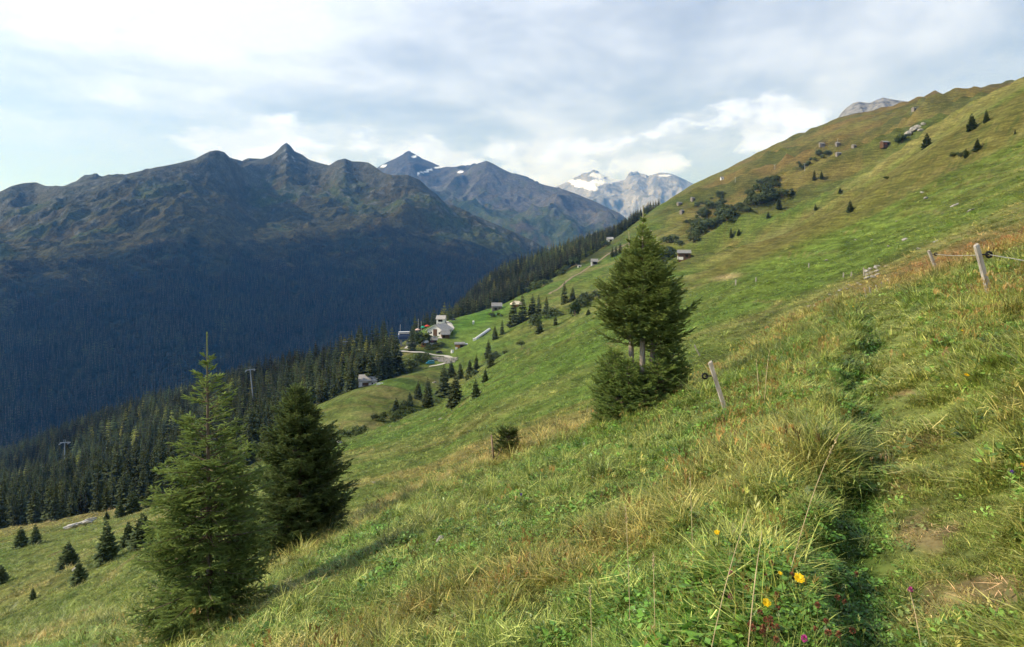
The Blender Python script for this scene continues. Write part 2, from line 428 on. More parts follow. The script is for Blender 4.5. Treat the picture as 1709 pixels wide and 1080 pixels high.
    c = blend(c, (0.34, 0.31, 0.28), sstep(700, 740, Y) * sstep(0.14, 0.24, fbm(X / 14, Y / 26, 4, 66)) * np.exp(-(((px - 800) / 55) ** 2 + ((py - 470) / 40) ** 2)))
    # foreground: dry on the brow, lush lower, trodden soil on the path
    nw = 1 - sstep(30, 45, Y)
    pd = path_dist(X, Y)
    e = np.interp(px, [p[0] for p in E1], [p[2] for p in E1])
    c = blend(c, (0.19, 0.16, 0.07), nw * np.exp(-((Y / e - 0.98) / 0.13) ** 2) * (0.3 + 0.5 * sstep(-0.2, 0.3, n3)))
    c = blend(c, (0.045, 0.085, 0.020), nw * np.exp(-((pd + 0.45) / 0.3) ** 2) * 0.8 * (1 - sstep(14, 22, Y)))
    tr = nw * np.exp(-((pd - 0.12) / 0.46) ** 4)
    c = blend(c, (0.145, 0.158, 0.058), tr * 0.8)
    c = blend(c, SOIL, tr * sstep(0.26, 0.46, fbm(X / 0.5, Y / 0.5, 3, 71) + 0.30 * np.exp(-(pd / 0.25) ** 2) - 0.055 * (Y - 2)) * 0.9)
    c = c * np.array((0.83, 0.89, 0.69))
    return np.clip(c, 0.004, 1)

def grid_faces(nu, nd):
    i = np.arange(nu - 1)[:, None]; j = np.arange(nd - 1)[None, :]
    a = (i * nd + j); f = np.stack([a, a + nd, a + nd + 1, a + 1], -1).reshape(-1, 4)
    return f
M_HILL = land_mat('meadow_land', ((0.08, 0.22), (0.9, 0.34), (6.0, 0.40)), bump=((0.5, 0.5), (4.0, 0.10)), contour=((0.10, 0.10, 1.1), 0.26, 1.0))
hill = mesh_obj('hillside_terrain', np.stack([TX, TY, TZ], -1).reshape(-1, 3), grid_faces(NU, ND), [M_HILL], smooth=True)
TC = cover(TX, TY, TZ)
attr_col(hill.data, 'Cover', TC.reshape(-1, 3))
tag(hill, 'steep grassy hillside sloping from the footpath down to the valley', kind='structure')

# ------------------------------------------------------------------ mountains beyond the valley
def massif(name, label, lines, nu, nd, px0, px1, relief, colour, mat, seed, keep_top=0.06):
    us = (np.linspace(px0, px1, nu) - CX) / F_PX
    pxs = us * F_PX + CX
    cs = [curve(l, pxs, sg) for l, sg in lines]
    T = np.linspace(0, len(cs) - 1, nd)
    k = np.clip(T.astype(int), 0, len(cs) - 2); f = T - k
    PY = np.stack([c[0] for c in cs]); D = np.stack([c[1] for c in cs])
    d = (D[k] * (1 - f)[:, None] + D[k + 1] * f[:, None]).T
    zz = ((HOR - PY) / F_PX * D)
    z = (zz[k] * (1 - f)[:, None] + zz[k + 1] * f[:, None]).T
    top = lines[0][0] and (len(cs) - 2)          # index of the skyline row (last but one)
    z = gblur(z, 2.0, 1)
    x = us[:, None] * d; y = d
    crest = 1 - np.exp(-((T - top) / 0.26) ** 2) * (1 - keep_top)
    dz = relief(x, y, z, T)
    dz = np.where(T[None, :] < top, np.minimum(dz, 12 + 160 * np.clip(np.abs(T - top)[None, :] - 0.08, 0, 9)), dz)
    z = z + dz * crest[None, :]
    o = mesh_obj(name, np.stack([x, y, z], -1).reshape(-1, 3), grid_faces(nu, nd), [mat], smooth=True)
    gx = np.gradient(z, axis=0) / np.maximum(np.gradient(x, axis=0), 1e-3)
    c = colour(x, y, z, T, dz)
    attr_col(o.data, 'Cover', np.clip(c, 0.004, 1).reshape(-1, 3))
    tag(o, label, kind='structure')
    return x, y, z, T
SKY_A = [(-520,372,3400),(-200,345,3300),(0,318,3200),(18,309,3200),(40,304,3250),(60,303,3250),(76,309,3100),(110,311,2950),(160,303,2950),(190,296,2950),(230,287,2950),(270,277,2980),(300,270,3000),(325,264,3000),(338,257,3020),(350,251,3030),(362,249,3040),(374,252,3050),(383,261,3060),(395,272,3200),(404,278,3350),(420,272,3600),(440,264,3750),(455,257,3850),(463,251,3900),(470,243,3920),(478,238,3920),(485,243,3920),(491,252,3900),(505,258,3850),(515,266,3800),(535,272,3700),(550,275,3600),(562,267,3500),(575,263,3450),(588,268,3400),(600,268,3350),(615,270,3200),(625,276,3050),(640,287,2900),(655,291,2750),(680,291,2650),(700,299,2600),(720,318,2550),(750,345,2500),(800,362,2350),(850,384,2200),(890,402,2080),(930,425,2000),(1000,460,1950)]
SKY_A = [(p, y, d * float(np.interp(p, [-520, 0, 365, 478, 575, 680, 850, 1000], [.60, .68, .85, .90, .93, 1.12, 1.32, 1.5]))) for p, y, d in SKY_A]
TREE_A = [(-520,480,1250),(0,458,1420),(80,452,1480),(150,440,1550),(230,425,1650),(300,410,1750),(330,420,1770),(380,412,1850),(430,408,1950),(500,398,2050),(560,395,2150),(640,392,2250),(700,398,2330),(760,402,2380),(830,420,2450),(900,440,2500),(1000,480,2700)]
SKY_A = [(p, y, float(np.interp(p, [q[0] for q in TREE_A], [q[2] for q in TREE_A])) + 0.66 * (d - float(np.interp(p, [q[0] for q in TREE_A], [q[2] for q in TREE_A])))) for p, y, d in SKY_A]
FOOT_A = [(-520,960,850),(0,800,950),(260,715,1150),(400,670,1300),(560,628,1500),(700,590,1700),(760,562,1800),(830,500,1950),(900,480,2100),(1000,500,2300)]
BACK_A = [(-520,395,2300),(0,335,2500),(365,285,2900),(478,275,3700),(575,292,3500),(680,318,3500),(800,385,3500),(1000,480,3600)]
MID_A = [(p, 0.52 * np.interp(p, [q[0] for q in SKY_A], [q[1] for q in SKY_A]) + 0.48 * y, 0.45 * np.interp(p, [q[0] for q in SKY_A], [q[2] for q in SKY_A]) + 0.55 * d) for p, y, d in TREE_A]
def relief_a(x, y, z, T):
    w = sstep(1.0, 1.7, T)[None, :]
    al = 0.64 * x + 0.77 * y; ac = 0.77 * x - 0.64 * y          # along and across the valley wall
    r = (ridged(al / 760, ac / 900, 4, 5) - 0.42) * 95 * w
    r += fbm(al / 420, ac / 150, 3, 6) * 34 * w + fbm(al / 120, ac / 60, 4, 7) * (7 + 9 * w)
    r += np.sin((z + 0.10 * al + 30 * fbm(al / 300, ac / 160, 3, 9)) / 15.0) * 5.5 * w * (0.5 + fbm(al / 400, ac / 300, 2, 10))
    r += (ridged(al / 90, ac / 70, 4, 19) - 0.4) * 18 * w
    return r
def colour_a(x, y, z, T, dz):
    n1 = fbm(x / 300, y / 300, 5, 21); n2 = fbm((0.64 * x + 0.77 * y) / 260, (0.77 * x - 0.64 * y) / 55, 4, 23); n3 = fbm(x / 28, y / 28, 3, 25)
    c = np.broadcast_to(np.array((0.105, 0.092, 0.042)), x.shape + (3,)).copy()
    c = blend(c, (0.140, 0.108, 0.055), sstep(0.0, 0.35, n2 + 0.4 * n1) * 0.9)
    c = blend(c, (0.105, 0.130, 0.040), sstep(0.02, 0.3, n1 - 0.3 * n2) * 0.8)
    hi = sstep(2.35, 2.85, T)[None, :] + 0.5 * sstep(0.05, 0.3, n1) - 0.2
    c = blend(c, (0.155, 0.150, 0.145), np.clip(hi + n3 * 0.9, 0, 1) * 0.8)
    c = blend(c, (0.23, 0.22, 0.215), sstep(0.24, 0.38, n3 + 0.3 * n1) * sstep(1.3, 2.2, T)[None, :] * 0.8)
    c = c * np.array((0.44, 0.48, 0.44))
    px = x / y * F_PX + CX
    snow = sstep(0.30, 0.36, n3 + 0.25 * n2) * np.exp(-((px - 482) / 16) ** 2) * np.exp(-((T[None, :] - 2.72) / 0.07) ** 2)
    c = blend(c, (0.55, 0.58, 0.62), snow * 0.5)
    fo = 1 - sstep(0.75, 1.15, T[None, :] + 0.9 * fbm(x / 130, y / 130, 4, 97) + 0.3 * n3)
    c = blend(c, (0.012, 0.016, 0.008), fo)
    return c
M_MTN = land_mat('mountain_land', ((0.012, 0.25), (0.05, 0.32), (0.2, 0.3)), bump=((0.02, 16.0), (0.10, 6.0)))
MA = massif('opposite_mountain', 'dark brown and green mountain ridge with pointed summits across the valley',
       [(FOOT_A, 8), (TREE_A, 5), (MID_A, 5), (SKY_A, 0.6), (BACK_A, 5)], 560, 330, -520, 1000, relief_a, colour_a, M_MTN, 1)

SKY_B = [(520,330,6400),(600,300,6300),(630,279,6200),(645,270,6200),(660,263,6200),(672,256,6200),(684,251,6200),(696,257,6200),(706,264,6150),(722,270,6100),(735,277,6000),(752,279,5900),(772,281,5700),(780,284,5600),(786,278,5500),(797,272,5500),(812,268,5500),(826,275,5450),(845,284,5400),(872,294,5300),(905,306,5200),(940,314,5100),(965,324,5000),(990,335,4900),(1015,347,4800),(1034,356,4700),(1070,385,4600),(1200,450,4500)]
FOOT_B = [(520,450,3700),(700,430,3700),(800,440,3650),(900,460,3600),(1000,450,3600),(1100,450,3600),(1200,480,3600)]
MID_B = [(520,372,5000),(700,342,4800),(800,346,4600),(900,372,4300),(1000,392,4100),(1100,420,4000),(1200,465,4000)]
BACK_B = [(520,350,7200),(684,285,7200),(812,300,6600),(940,345,6200),(1070,420,5600),(1200,480,5500)]
def relief_b(x, y, z, T):
    r = (ridged(x / 900 + 0.2, y / 1100, 5, 35) - 0.42) * 230 * sstep(0.25, 1.0, T)[None, :]
    r += fbm(x / 220, y / 220, 4, 37) * 40 + np.sin((z + 0.1 * x + 40 * fbm(x / 400, y / 400, 3, 39)) / 26) * 7
    return r
def colour_b(x, y, z, T, dz):
    n1 = fbm(x / 500, y / 500, 5, 121); n3 = fbm(x / 70, y / 70, 4, 125)
    px = x / y * F_PX + CX
    c = np.broadcast_to(np.array((0.105, 0.135, 0.045)), x.shape + (3,)).copy()
    c = blend(c, (0.16, 0.115, 0.06), sstep(0.0, 0.3, n1 + n3 * 0.5) * 0.8)
    c = blend(c, (0.20, 0.195, 0.19), np.clip(sstep(0.85, 1.6, T)[None, :] + n3 * 1.2, 0, 1))
    c = blend(c, (0.13, 0.125, 0.13), np.exp(-((px - 684) / 55) ** 2) * sstep(1.45, 1.7, T)[None, :] * 0.85)
    c = c * 0.42
    row = -(z / y) * F_PX + HOR
    for a_, b_, sx, sy in ((692,261,5,2.4),(640,277,5,2.4),(735,279,12,1.6),(704,288,11,1.3),(768,287,6,1.8),(715,283,7,1.2)):
        c = blend(c, (0.82, 0.85, 0.9), sstep(0.35, 0.6, np.exp(-(((px - a_) / sx) ** 2 + ((row - b_ + 0.12 * (px - a_)) / sy) ** 2)) + n3 * 0.5) * (T[None, :] > 1.2))
    return c
massif('valley_head_mountains', 'grey green mountains with snow patches at the head of the valley',
       [(FOOT_B, 10), (MID_B, 10), (SKY_B, 1.5), (BACK_B, 6)], 330, 210, 520, 1200, relief_b, colour_b, M_MTN, 2)

SKY_C = [(860,345,10800),(905,320,10800),(930,309,10800),(945,304,10600),(958,297,10500),(970,294,10500),(980,288,10400),(990,285,10400),(1000,288,10400),(1012,293,10500),(1025,297,10600),(1040,301,10600),(1050,295,10300),(1062,291,10200),(1072,294,10200),(1082,296,10200),(1090,290,10100),(1102,287,10100),(1115,289,10100),(1130,293,10100),(1145,300,10100),(1165,310,10000),(1220,335,9900),(1320,380,9800)]
FOOT_C = [(860,440,8000),(1000,400,8000),(1150,380,8000),(1320,430,8000)]
BACK_C = [(860,370,12000),(990,310,12000),(1100,315,11600),(1320,400,11500)]
def relief_c(x, y, z, T):
    r = (ridged(x / 1000, y / 1500, 6, 55) - 0.42) * 460 * sstep(0.05, 0.5, T)[None, :]
    return r + fbm(x / 260, y / 260, 4, 57) * 70
def colour_c(x, y, z, T, dz):
    n3 = fbm(x / 160, y / 160, 5, 225)
    px = x / y * F_PX + CX; row = HOR - z / y * F_PX
    c = np.broadcast_to(np.array((0.33, 0.325, 0.32)), x.shape + (3,)).copy()
    c = blend(c, (0.20, 0.205, 0.21), sstep(0.0, 0.25, n3))
    c = blend(c, (0.17, 0.18, 0.10), sstep(0.0, 0.3, n3 + 0.3 - T[None, :] * 0.8))
    c = c * 0.8
    sn = np.zeros_like(x)
    for a_, b_, sx, sy in ((1000,294,15,6),(1020,300,18,5),(970,306,16,7),(985,312,14,6),(1110,293,12,2.2),(955,303,8,3),(1000,303,20,6)):
        sn = np.maximum(sn, np.exp(-(((px - a_) / sx) ** 2 + ((row - b_) / sy) ** 2)))
    c = blend(c, (0.88, 0.90, 0.94), sstep(0.38, 0.62, sn + n3 * 0.7))
    return c
M_MTN2 = land_mat('pale_rock_land', ((0.004, 0.2), (0.02, 0.2)), bump=((0.006, 60.0), (0.03, 12.0)))
massif('snowy_peaks', 'pale far off rock peaks with a snowfield on the summit',
       [(FOOT_C, 10), (SKY_C, 1.5), (BACK_C, 8)], 260, 170, 860, 1320, relief_c, colour_c, M_MTN2, 3)

SKY_D = [(1340,260,2500),(1385,215,2500),(1396,200,2500),(1403,187,2500),(1412,178,2480),(1424,170,2470),(1434,168,2460),(1442,170,2460),(1452,171,2455),(1462,166,2450),(1474,161,2450),(1484,164,2440),(1495,166,2420),(1510,168,2400),(1530,172,2400),(1600,185,2400),(1700,210,2400)]
FOOT_D = [(1340,330,2050),(1450,235,2050),(1550,215,2050),(1700,260,2050)]
BACK_D = [(1340,290,3000),(1450,195,3000),(1550,195,3000),(1700,240,3000)]
def relief_d(x, y, z, T):
    return (ridged(x / 60, y / 150, 5, 75) - 0.4) * 34 + fbm(x / 30, y / 30, 4, 77) * 7
def colour_d(x, y, z, T, dz):
    n3 = fbm(x / 25, y / 25, 4, 325)
    c = np.broadcast_to(np.array((0.23, 0.225, 0.215)), x.shape + (3,)).copy()
    return blend(c, (0.11, 0.115, 0.12), sstep(0.0, 0.25, n3))
massif('rocky_summit', 'pale grey rocky summit peeping over the brown hillside',
       [(FOOT_D, 5), (SKY_D, 1.0), (BACK_D, 5)], 160, 110, 1340, 1700, relief_d, colour_d, land_mat('summit_rock', ((0.05, 0.25),), bump=((0.06, 6.0),)), 4)

# ------------------------------------------------------------------ air
def build_haze():
    x0, x1, y0, y1, z0, z1 = -16000, 16000, -3000, 15000, -3200, 1700
    v = [(x, y, z) for x in (x0, x1) for y in (y0, y1) for z in (z0, z1)]
    f = [(0, 1, 3, 2), (4, 6, 7, 5), (0, 4, 5, 1), (2, 3, 7, 6), (0, 2, 6, 4), (1, 5, 7, 3)]
    m = bpy.data.materials.new('haze_air'); m.use_nodes = True
    nt = m.node_tree; nt.nodes.clear()
    pv = nt.nodes.new('ShaderNodeVolumePrincipled')
    pv.inputs['Color'].default_value = (0.10, 0.36, 1.0, 1)
    pv.inputs['Absorption Color'].default_value = (1, 1, 1, 1)
    pv.inputs['Density'].default_value = 0.82e-4
    pv.inputs['Anisotropy'].default_value = 0.25
    out = nt.nodes.new('ShaderNodeOutputMaterial')
    nt.links.new(pv.outputs[0], out.inputs['Volume'])
    o = mesh_obj('haze', v, f, [m])
    tag(o, 'thin blue haze in the valley air', kind='stuff')
build_haze()
# ------------------------------------------------------------------ conifers
def leaf_mat(name, rough=0.75, transl=0.25, attr='Tint', inst=False, tint2=None, sheen=0.2):
    m = bpy.data.materials.new(name); m.use_nodes = True
    nt = m.node_tree; b = nt.nodes['Principled BSDF']; N, L = nt.nodes.new, nt.links.new
    a = N('ShaderNodeAttribute'); a.attribute_name = attr
    col = a.outputs['Color']
    if inst:
        a2 = N('ShaderNodeAttribute'); a2.attribute_name = 'Ground'; a2.attribute_type = 'INSTANCER'
        mx = N('ShaderNodeVectorMath'); mx.operation = 'MULTIPLY'
        L(col, mx.inputs[0]); L(a2.outputs['Color'], mx.inputs[1]); col = mx.outputs[0]
    else:
        oi = N('ShaderNodeObjectInfo')
        mr = N('ShaderNodeMapRange'); mr.inputs[3].default_value = 0.78; mr.inputs[4].default_value = 1.22
        L(oi.outputs['Random'], mr.inputs[0])
        v = N('ShaderNodeVectorMath'); v.operation = 'SCALE'; L(col, v.inputs[0]); L(mr.outputs[0], v.inputs[3])
        col = v.outputs[0]
    L(col, b.inputs['Base Color'])
    b.inputs['Roughness'].default_value = rough
    b.inputs['Specular IOR Level'].default_value = sheen
    tr = N('ShaderNodeBsdfTranslucent'); L(col, tr.inputs[0])
    ms = N('ShaderNodeMixShader'); ms.inputs[0].default_value = transl
    L(b.outputs[0], ms.inputs[1]); L(tr.outputs[0], ms.inputs[2])
    out = nt.nodes['Material Output']; L(ms.outputs[0], out.inputs[0])
    return m
def noisy_mat(name, c1, c2, scale=6.0, rough=0.85, stretch=(1, 1, 1), bump=0.01, spec=0.2, metal=0.0):
    m, nt, b = node_mat(name); N, L = nt.nodes.new, nt.links.new
    tc = N('ShaderNodeTexCoord'); mp = N('ShaderNodeMapping'); mp.inputs['Scale'].default_value = stretch
    L(tc.outputs['Object'], mp.inputs[0])
    n = N('ShaderNodeTexNoise'); n.inputs['Scale'].default_value = scale; n.inputs['Detail'].default_value = 4
    n.inputs['Roughness'].default_value = 0.65; L(mp.outputs[0], n.inputs['Vector'])
    r = N('ShaderNodeMapRange'); r.inputs[1].default_value = 0.32; r.inputs[2].default_value = 0.68; L(n.outputs[0], r.inputs[0])
    mx = N('ShaderNodeMix'); mx.data_type = 'RGBA'; mx.inputs[6].default_value = tuple(c1) + (1,); mx.inputs[7].default_value = tuple(c2) + (1,)
    L(r.outputs[0], mx.inputs[0]); L(mx.outputs[2], b.inputs['Base Color'])
    b.inputs['Roughness'].default_value = rough; b.inputs['Specular IOR Level'].default_value = spec; b.inputs['Metallic'].default_value = metal
    if bump:
        bp = N('ShaderNodeBump'); bp.inputs['Strength'].default_value = 0.7; bp.inputs['Distance'].default_value = bump
        L(n.outputs[0], bp.inputs['Height']); L(bp.outputs[0], b.inputs['Normal'])
    return m
M_NEEDLE = leaf_mat('spruce_needles', 0.45, 0.40)
M_BARK = noisy_mat('spruce_bark', (0.10, 0.072, 0.05), (0.20, 0.155, 0.12), 14, 0.95, (1, 1, 0.3), 0.01)
M_BARKPALE = noisy_mat('pale_bark', (0.22, 0.18, 0.145), (0.40, 0.345, 0.29), 12, 0.9, (1, 1, 0.35), 0.008)

def tube(pts, radii, sides=6, cap=True):
    pts = np.asarray(pts, float); n = len(pts)
    V = []; Fc = []
    t = np.gradient(pts, axis=0); t /= np.linalg.norm(t, axis=1)[:, None] + 1e-9
    ref = np.array((1.0, 0, 0)) if abs(t[0][0]) < 0.8 else np.array((0, 1.0, 0))
    for i in range(n):
        a = np.cross(t[i], ref); a /= np.linalg.norm(a) + 1e-9; b = np.cross(t[i], a)
        for k in range(sides):
            w = 2 * math.pi * k / sides
            V.append(pts[i] + radii[i] * (math.cos(w) * a + math.sin(w) * b))
    for i in range(n - 1):
        for k in range(sides):
            k2 = (k + 1) % sides
            Fc.append((i * sides + k, i * sides + k2, (i + 1) * sides + k2, (i + 1) * sides + k))
    if cap:
        Fc.append(tuple(range(sides - 1, -1, -1))); Fc.append(tuple((n - 1) * sides + k for k in range(sides)))
    return V, Fc
def join(parts):
    V = []; Fc = []
    for v, f in parts:
        o = len(V); V.extend([tuple(p) for p in v]); Fc.extend([tuple(i + o for i in q) for q in f])
    return V, Fc

def twig_template(n, rng, w=0.05, flat=0.55, fwd=0.55):
    x = np.sort(rng.uniform(0.0, 1.0, n)); ph = rng.uniform(0, 2 * math.pi, n)
    r = rng.uniform(0.75, 1.1, n)
    T = np.zeros((n, 3, 3))
    T[:, 0] = np.stack([x - w / 2, 0 * x, 0 * x], 1); T[:, 1] = np.stack([x + w / 2, 0 * x, 0 * x], 1)
    T[:, 2] = np.stack([x, np.cos(ph) * r, np.sin(ph) * r * flat], 1)
    return T, fwd
def make_needles(org, dirs, lens, nlen, rng, cnt, bright, col_a, col_b, wid=0.006):
    """triangles of needles around each twig; org, dirs (n,3), lens (n,)"""
    n = len(org)
    if n == 0: return np.zeros((0, 3)), np.zeros((0, 3))
    T, fwd = twig_template(cnt, rng)
    up = np.array((0, 0, 1.0)); sd_ = np.cross(dirs, up); sd_ /= np.linalg.norm(sd_, axis=1)[:, None] + 1e-6
    u2 = np.cross(sd_, dirs)
    out = np.zeros((n, cnt, 3, 3))
    base_x = (T[:, 0, 0] + T[:, 1, 0]) / 2
    for k in range(3):
        if k < 2:
            xx = base_x[None, :] * lens[:, None] + (-1 if k == 0 else 1) * wid / 2; yy = np.zeros((n, cnt)); zz = yy
        else:
            xx = base_x[None, :] * lens[:, None] + nlen * fwd; yy = T[None, :, 2, 1] * nlen + 0 * xx; zz = T[None, :, 2, 2] * nlen + 0 * xx
        out[:, :, k] = org[:, None] + dirs[:, None] * xx[..., None] + sd_[:, None] * yy[..., None] + u2[:, None] * zz[..., None]
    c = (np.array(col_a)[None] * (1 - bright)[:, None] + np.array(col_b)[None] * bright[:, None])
    c = c * rng.uniform(0.75, 1.25, (n, 1))
    cc = np.repeat(c, cnt * 3, axis=0)
    # the shoot itself: two crossed tapering ribbons of closely set needles
    core = np.zeros((n, 4, 3, 3)); hw = nlen * 0.62
    for r_, (ax, f_) in enumerate(((sd_, 1.0), (u2, 0.6))):
        a_ = org; e_ = org + dirs * (lens[:, None] + nlen * 0.7); m_ = org + dirs * (lens[:, None] * 0.55)
        core[:, 2 * r_] = np.stack([a_, m_ + ax * hw * f_, e_], 1)
        core[:, 2 * r_ + 1] = np.stack([a_, e_, m_ - ax * hw * f_], 1)
    return np.concatenate([out.reshape(-1, 3), core.reshape(-1, 3)]), np.concatenate([cc, np.repeat(c * 0.9, 12, axis=0)])

def spruce_parts(Ht, prof, seed, gap=0.16, per=6, step=0.055, nlen=0.020, cnt=26, lean=(0, 0), h0=0.0, top_sparse=0.75,
                 bare=0.2, col_a=(0.082, 0.139, 0.042), col_b=(0.350, 0.430, 0.110), wid=0.006, trunk_r=0.06, rise_lo=-12, rise_hi=52, side_bias=None, sub=True):
    rng = np.random.default_rng(seed)
    wood = []; O = []; Dd = []; Ln = []; Br = []
    def axis(h): return np.array((lean[0] * (h / Ht) ** 1.3, lean[1] * (h / Ht) ** 1.3, h))
    hs = np.linspace(0, Ht, 14)
    trunk = tube([axis(h) for h in hs], [max(trunk_r * (1 - h / Ht) ** 0.8, 0.006) for h in hs], 8)
    # leader shoot
    for h in np.arange(Ht * 0.8, Ht, 0.022):
        O.append(axis(h)); Dd.append((0.02, 0, 1)); Ln.append(0.05); Br.append(0.9)
    h = h0
    while h < Ht * 0.965:
        t = h / Ht
        R = prof(t)
        g = gap * (1.0 if t < top_sparse else 1.5)
        nb = per if t < top_sparse else max(4, per - 2)
        if R < 0.03: h += g; continue
        a0 = rng.uniform(0, 6.28)
        for b in range(nb):
            az = a0 + b * 6.2832 / nb + rng.uniform(-0.45, 0.45)
            L_ = R * rng.uniform(0.62, 1.12)
            if side_bias is not None: L_ *= 1 + side_bias[1] * math.cos(az - side_bias[0])
            hh = h + rng.uniform(-0.5, 0.5) * g
            rise = math.radians(rise_lo + (rise_hi - rise_lo) * t ** 1.5 + rng.uniform(-9, 9))
            curl = (0.34 * (1 - t)) * L_
            ss = np.linspace(0, 1, 7)
            wob = rng.uniform(-0.12, 0.12)
            pts = [axis(max(hh, 0.02)) + np.array((math.cos(az + wob * s) * L_ * s * math.cos(rise), math.sin(az + wob * s) * L_ * s * math.cos(rise), L_ * s * math.sin(rise) + curl * (s ** 2.2 - 0.55 * s))) for s in ss]
            pts = np.array(pts)
            rb = 0.004 + 0.010 * L_
            wood.append(tube(pts, [rb * (1 - 0.85 * s) + 0.0015 for s in ss], 4, False))
            n_t = max(3, int(L_ / step))
            for i in range(n_t):
                s = bare + (1 - bare) * (i + rng.uniform(0, 1)) / n_t
                p = np.array([np.interp(s, ss, pts[:, k]) for k in range(3)])
                q = np.array([np.interp(min(s + 0.05, 1.05), ss, pts[:, k]) for k in range(3)])
                d = q - p; nn = np.linalg.norm(d)
                if nn < 1e-5: d = pts[-1] - pts[-2]; nn = np.linalg.norm(d)
                d = d / nn
                sdv = np.cross(d, (0, 0, 1)); sdv /= np.linalg.norm(sdv) + 1e-6
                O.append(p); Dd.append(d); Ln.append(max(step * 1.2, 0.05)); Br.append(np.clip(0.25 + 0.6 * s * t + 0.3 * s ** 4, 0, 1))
                for sg in (-1, 1):
                    tl = (0.10 + 0.34 * L_ * (1 - s) ** 0.8) * rng.uniform(0.6, 1.15)
                    tl = min(tl, 0.42)
                    dd = d * 0.66 + sdv * sg * 0.72 + np.array((0, 0, rng.uniform(-0.35, 0.22)))
                    dd /= np.linalg.norm(dd)
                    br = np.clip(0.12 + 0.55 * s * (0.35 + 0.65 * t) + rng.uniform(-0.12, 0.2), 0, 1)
                    O.append(p); Dd.append(dd); Ln.append(tl); Br.append(br)
                    if sub and tl > 0.17:
                        for m_ in range(int(tl / 0.085)):
                            f = rng.uniform(0.3, 0.95); s2 = np.cross(dd, (0, 0, 1)); s2 /= np.linalg.norm(s2) + 1e-6
                            d3 = dd * 0.7 + s2 * rng.choice((-1, 1)) * 0.65 + np.array((0, 0, rng.uniform(-0.4, 0.25))); d3 /= np.linalg.norm(d3)
                            O.append(p + dd * tl * f); Dd.append(d3); Ln.append(tl * 0.42 + 0.03); Br.append(np.clip(br + 0.1, 0, 1))
        h += g * rng.uniform(0.8, 1.2)
    O = np.array(O); Dd = np.array(Dd); Dd /= np.linalg.norm(Dd, axis=1)[:, None]; Ln = np.array(Ln); Br = np.array(Br)
    V = []; C = []
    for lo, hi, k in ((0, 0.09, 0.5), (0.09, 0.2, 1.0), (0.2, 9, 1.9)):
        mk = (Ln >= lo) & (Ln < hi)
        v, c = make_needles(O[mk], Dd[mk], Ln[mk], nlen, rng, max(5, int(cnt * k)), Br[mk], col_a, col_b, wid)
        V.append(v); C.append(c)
    return trunk, wood, np.concatenate(V), np.concatenate(C)
def needles_obj(name, V, C, parent, mat=None):
    Fc = np.arange(len(V)).reshape(-1, 3)
    o = mesh_obj(name, V, Fc, [mat or M_NEEDLE], parent=parent)
    attr_col(o.data, 'Tint', C)
    return o
def near_spruce(name, label, base, Ht, prof, seed, group=None, sink=0.1, **kw):
    root = empty(name, (base.x, base.y, base.z - sink))
    tag(root, label, 'spruce tree', group)
    tr, wood, V, C = spruce_parts(Ht, prof, seed, **kw)
    mesh_obj('trunk', *tr, [M_BARK], parent=root, smooth=True)
    wv, wf = join(wood)
    tag(mesh_obj('branches', wv, wf, [M_BARK], parent=root, smooth=True), kind='stuff')
    needles_obj('crown', V, C, root)
    return root, len(V) // 3

# young spruce with a long bare leader, close on the slope
b1 = on(350, 10.0)
prof1 = lambda t: float(np.interp(t, [0, 0.05, 0.2, 0.4, 0.52, 0.6, 0.70, 0.78, 0.83, 0.87, 0.91, 0.915], [0.98, 1.14, 1.12, 0.96, 0.86, 0.74, 0.54, 0.40, 0.29, 0.18, 0.08, 0.0]))
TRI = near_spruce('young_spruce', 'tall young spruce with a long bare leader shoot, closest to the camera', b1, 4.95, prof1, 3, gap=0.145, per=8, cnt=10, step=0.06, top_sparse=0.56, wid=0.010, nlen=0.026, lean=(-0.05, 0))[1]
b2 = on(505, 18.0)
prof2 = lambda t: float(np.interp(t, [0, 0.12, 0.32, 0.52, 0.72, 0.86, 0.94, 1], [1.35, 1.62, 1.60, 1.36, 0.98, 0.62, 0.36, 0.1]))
TRI += near_spruce('dense_spruce', 'dense dark bushy spruce standing just behind the young leader spruce', b2, 4.9, prof2, 8, gap=0.12, per=8, cnt=6, step=0.08, nlen=0.036, wid=0.018, rise_lo=10, rise_hi=62, top_sparse=0.95, col_a=(0.107, 0.174, 0.063), col_b=(0.268, 0.329, 0.105), lean=(-0.2, 0))[1]

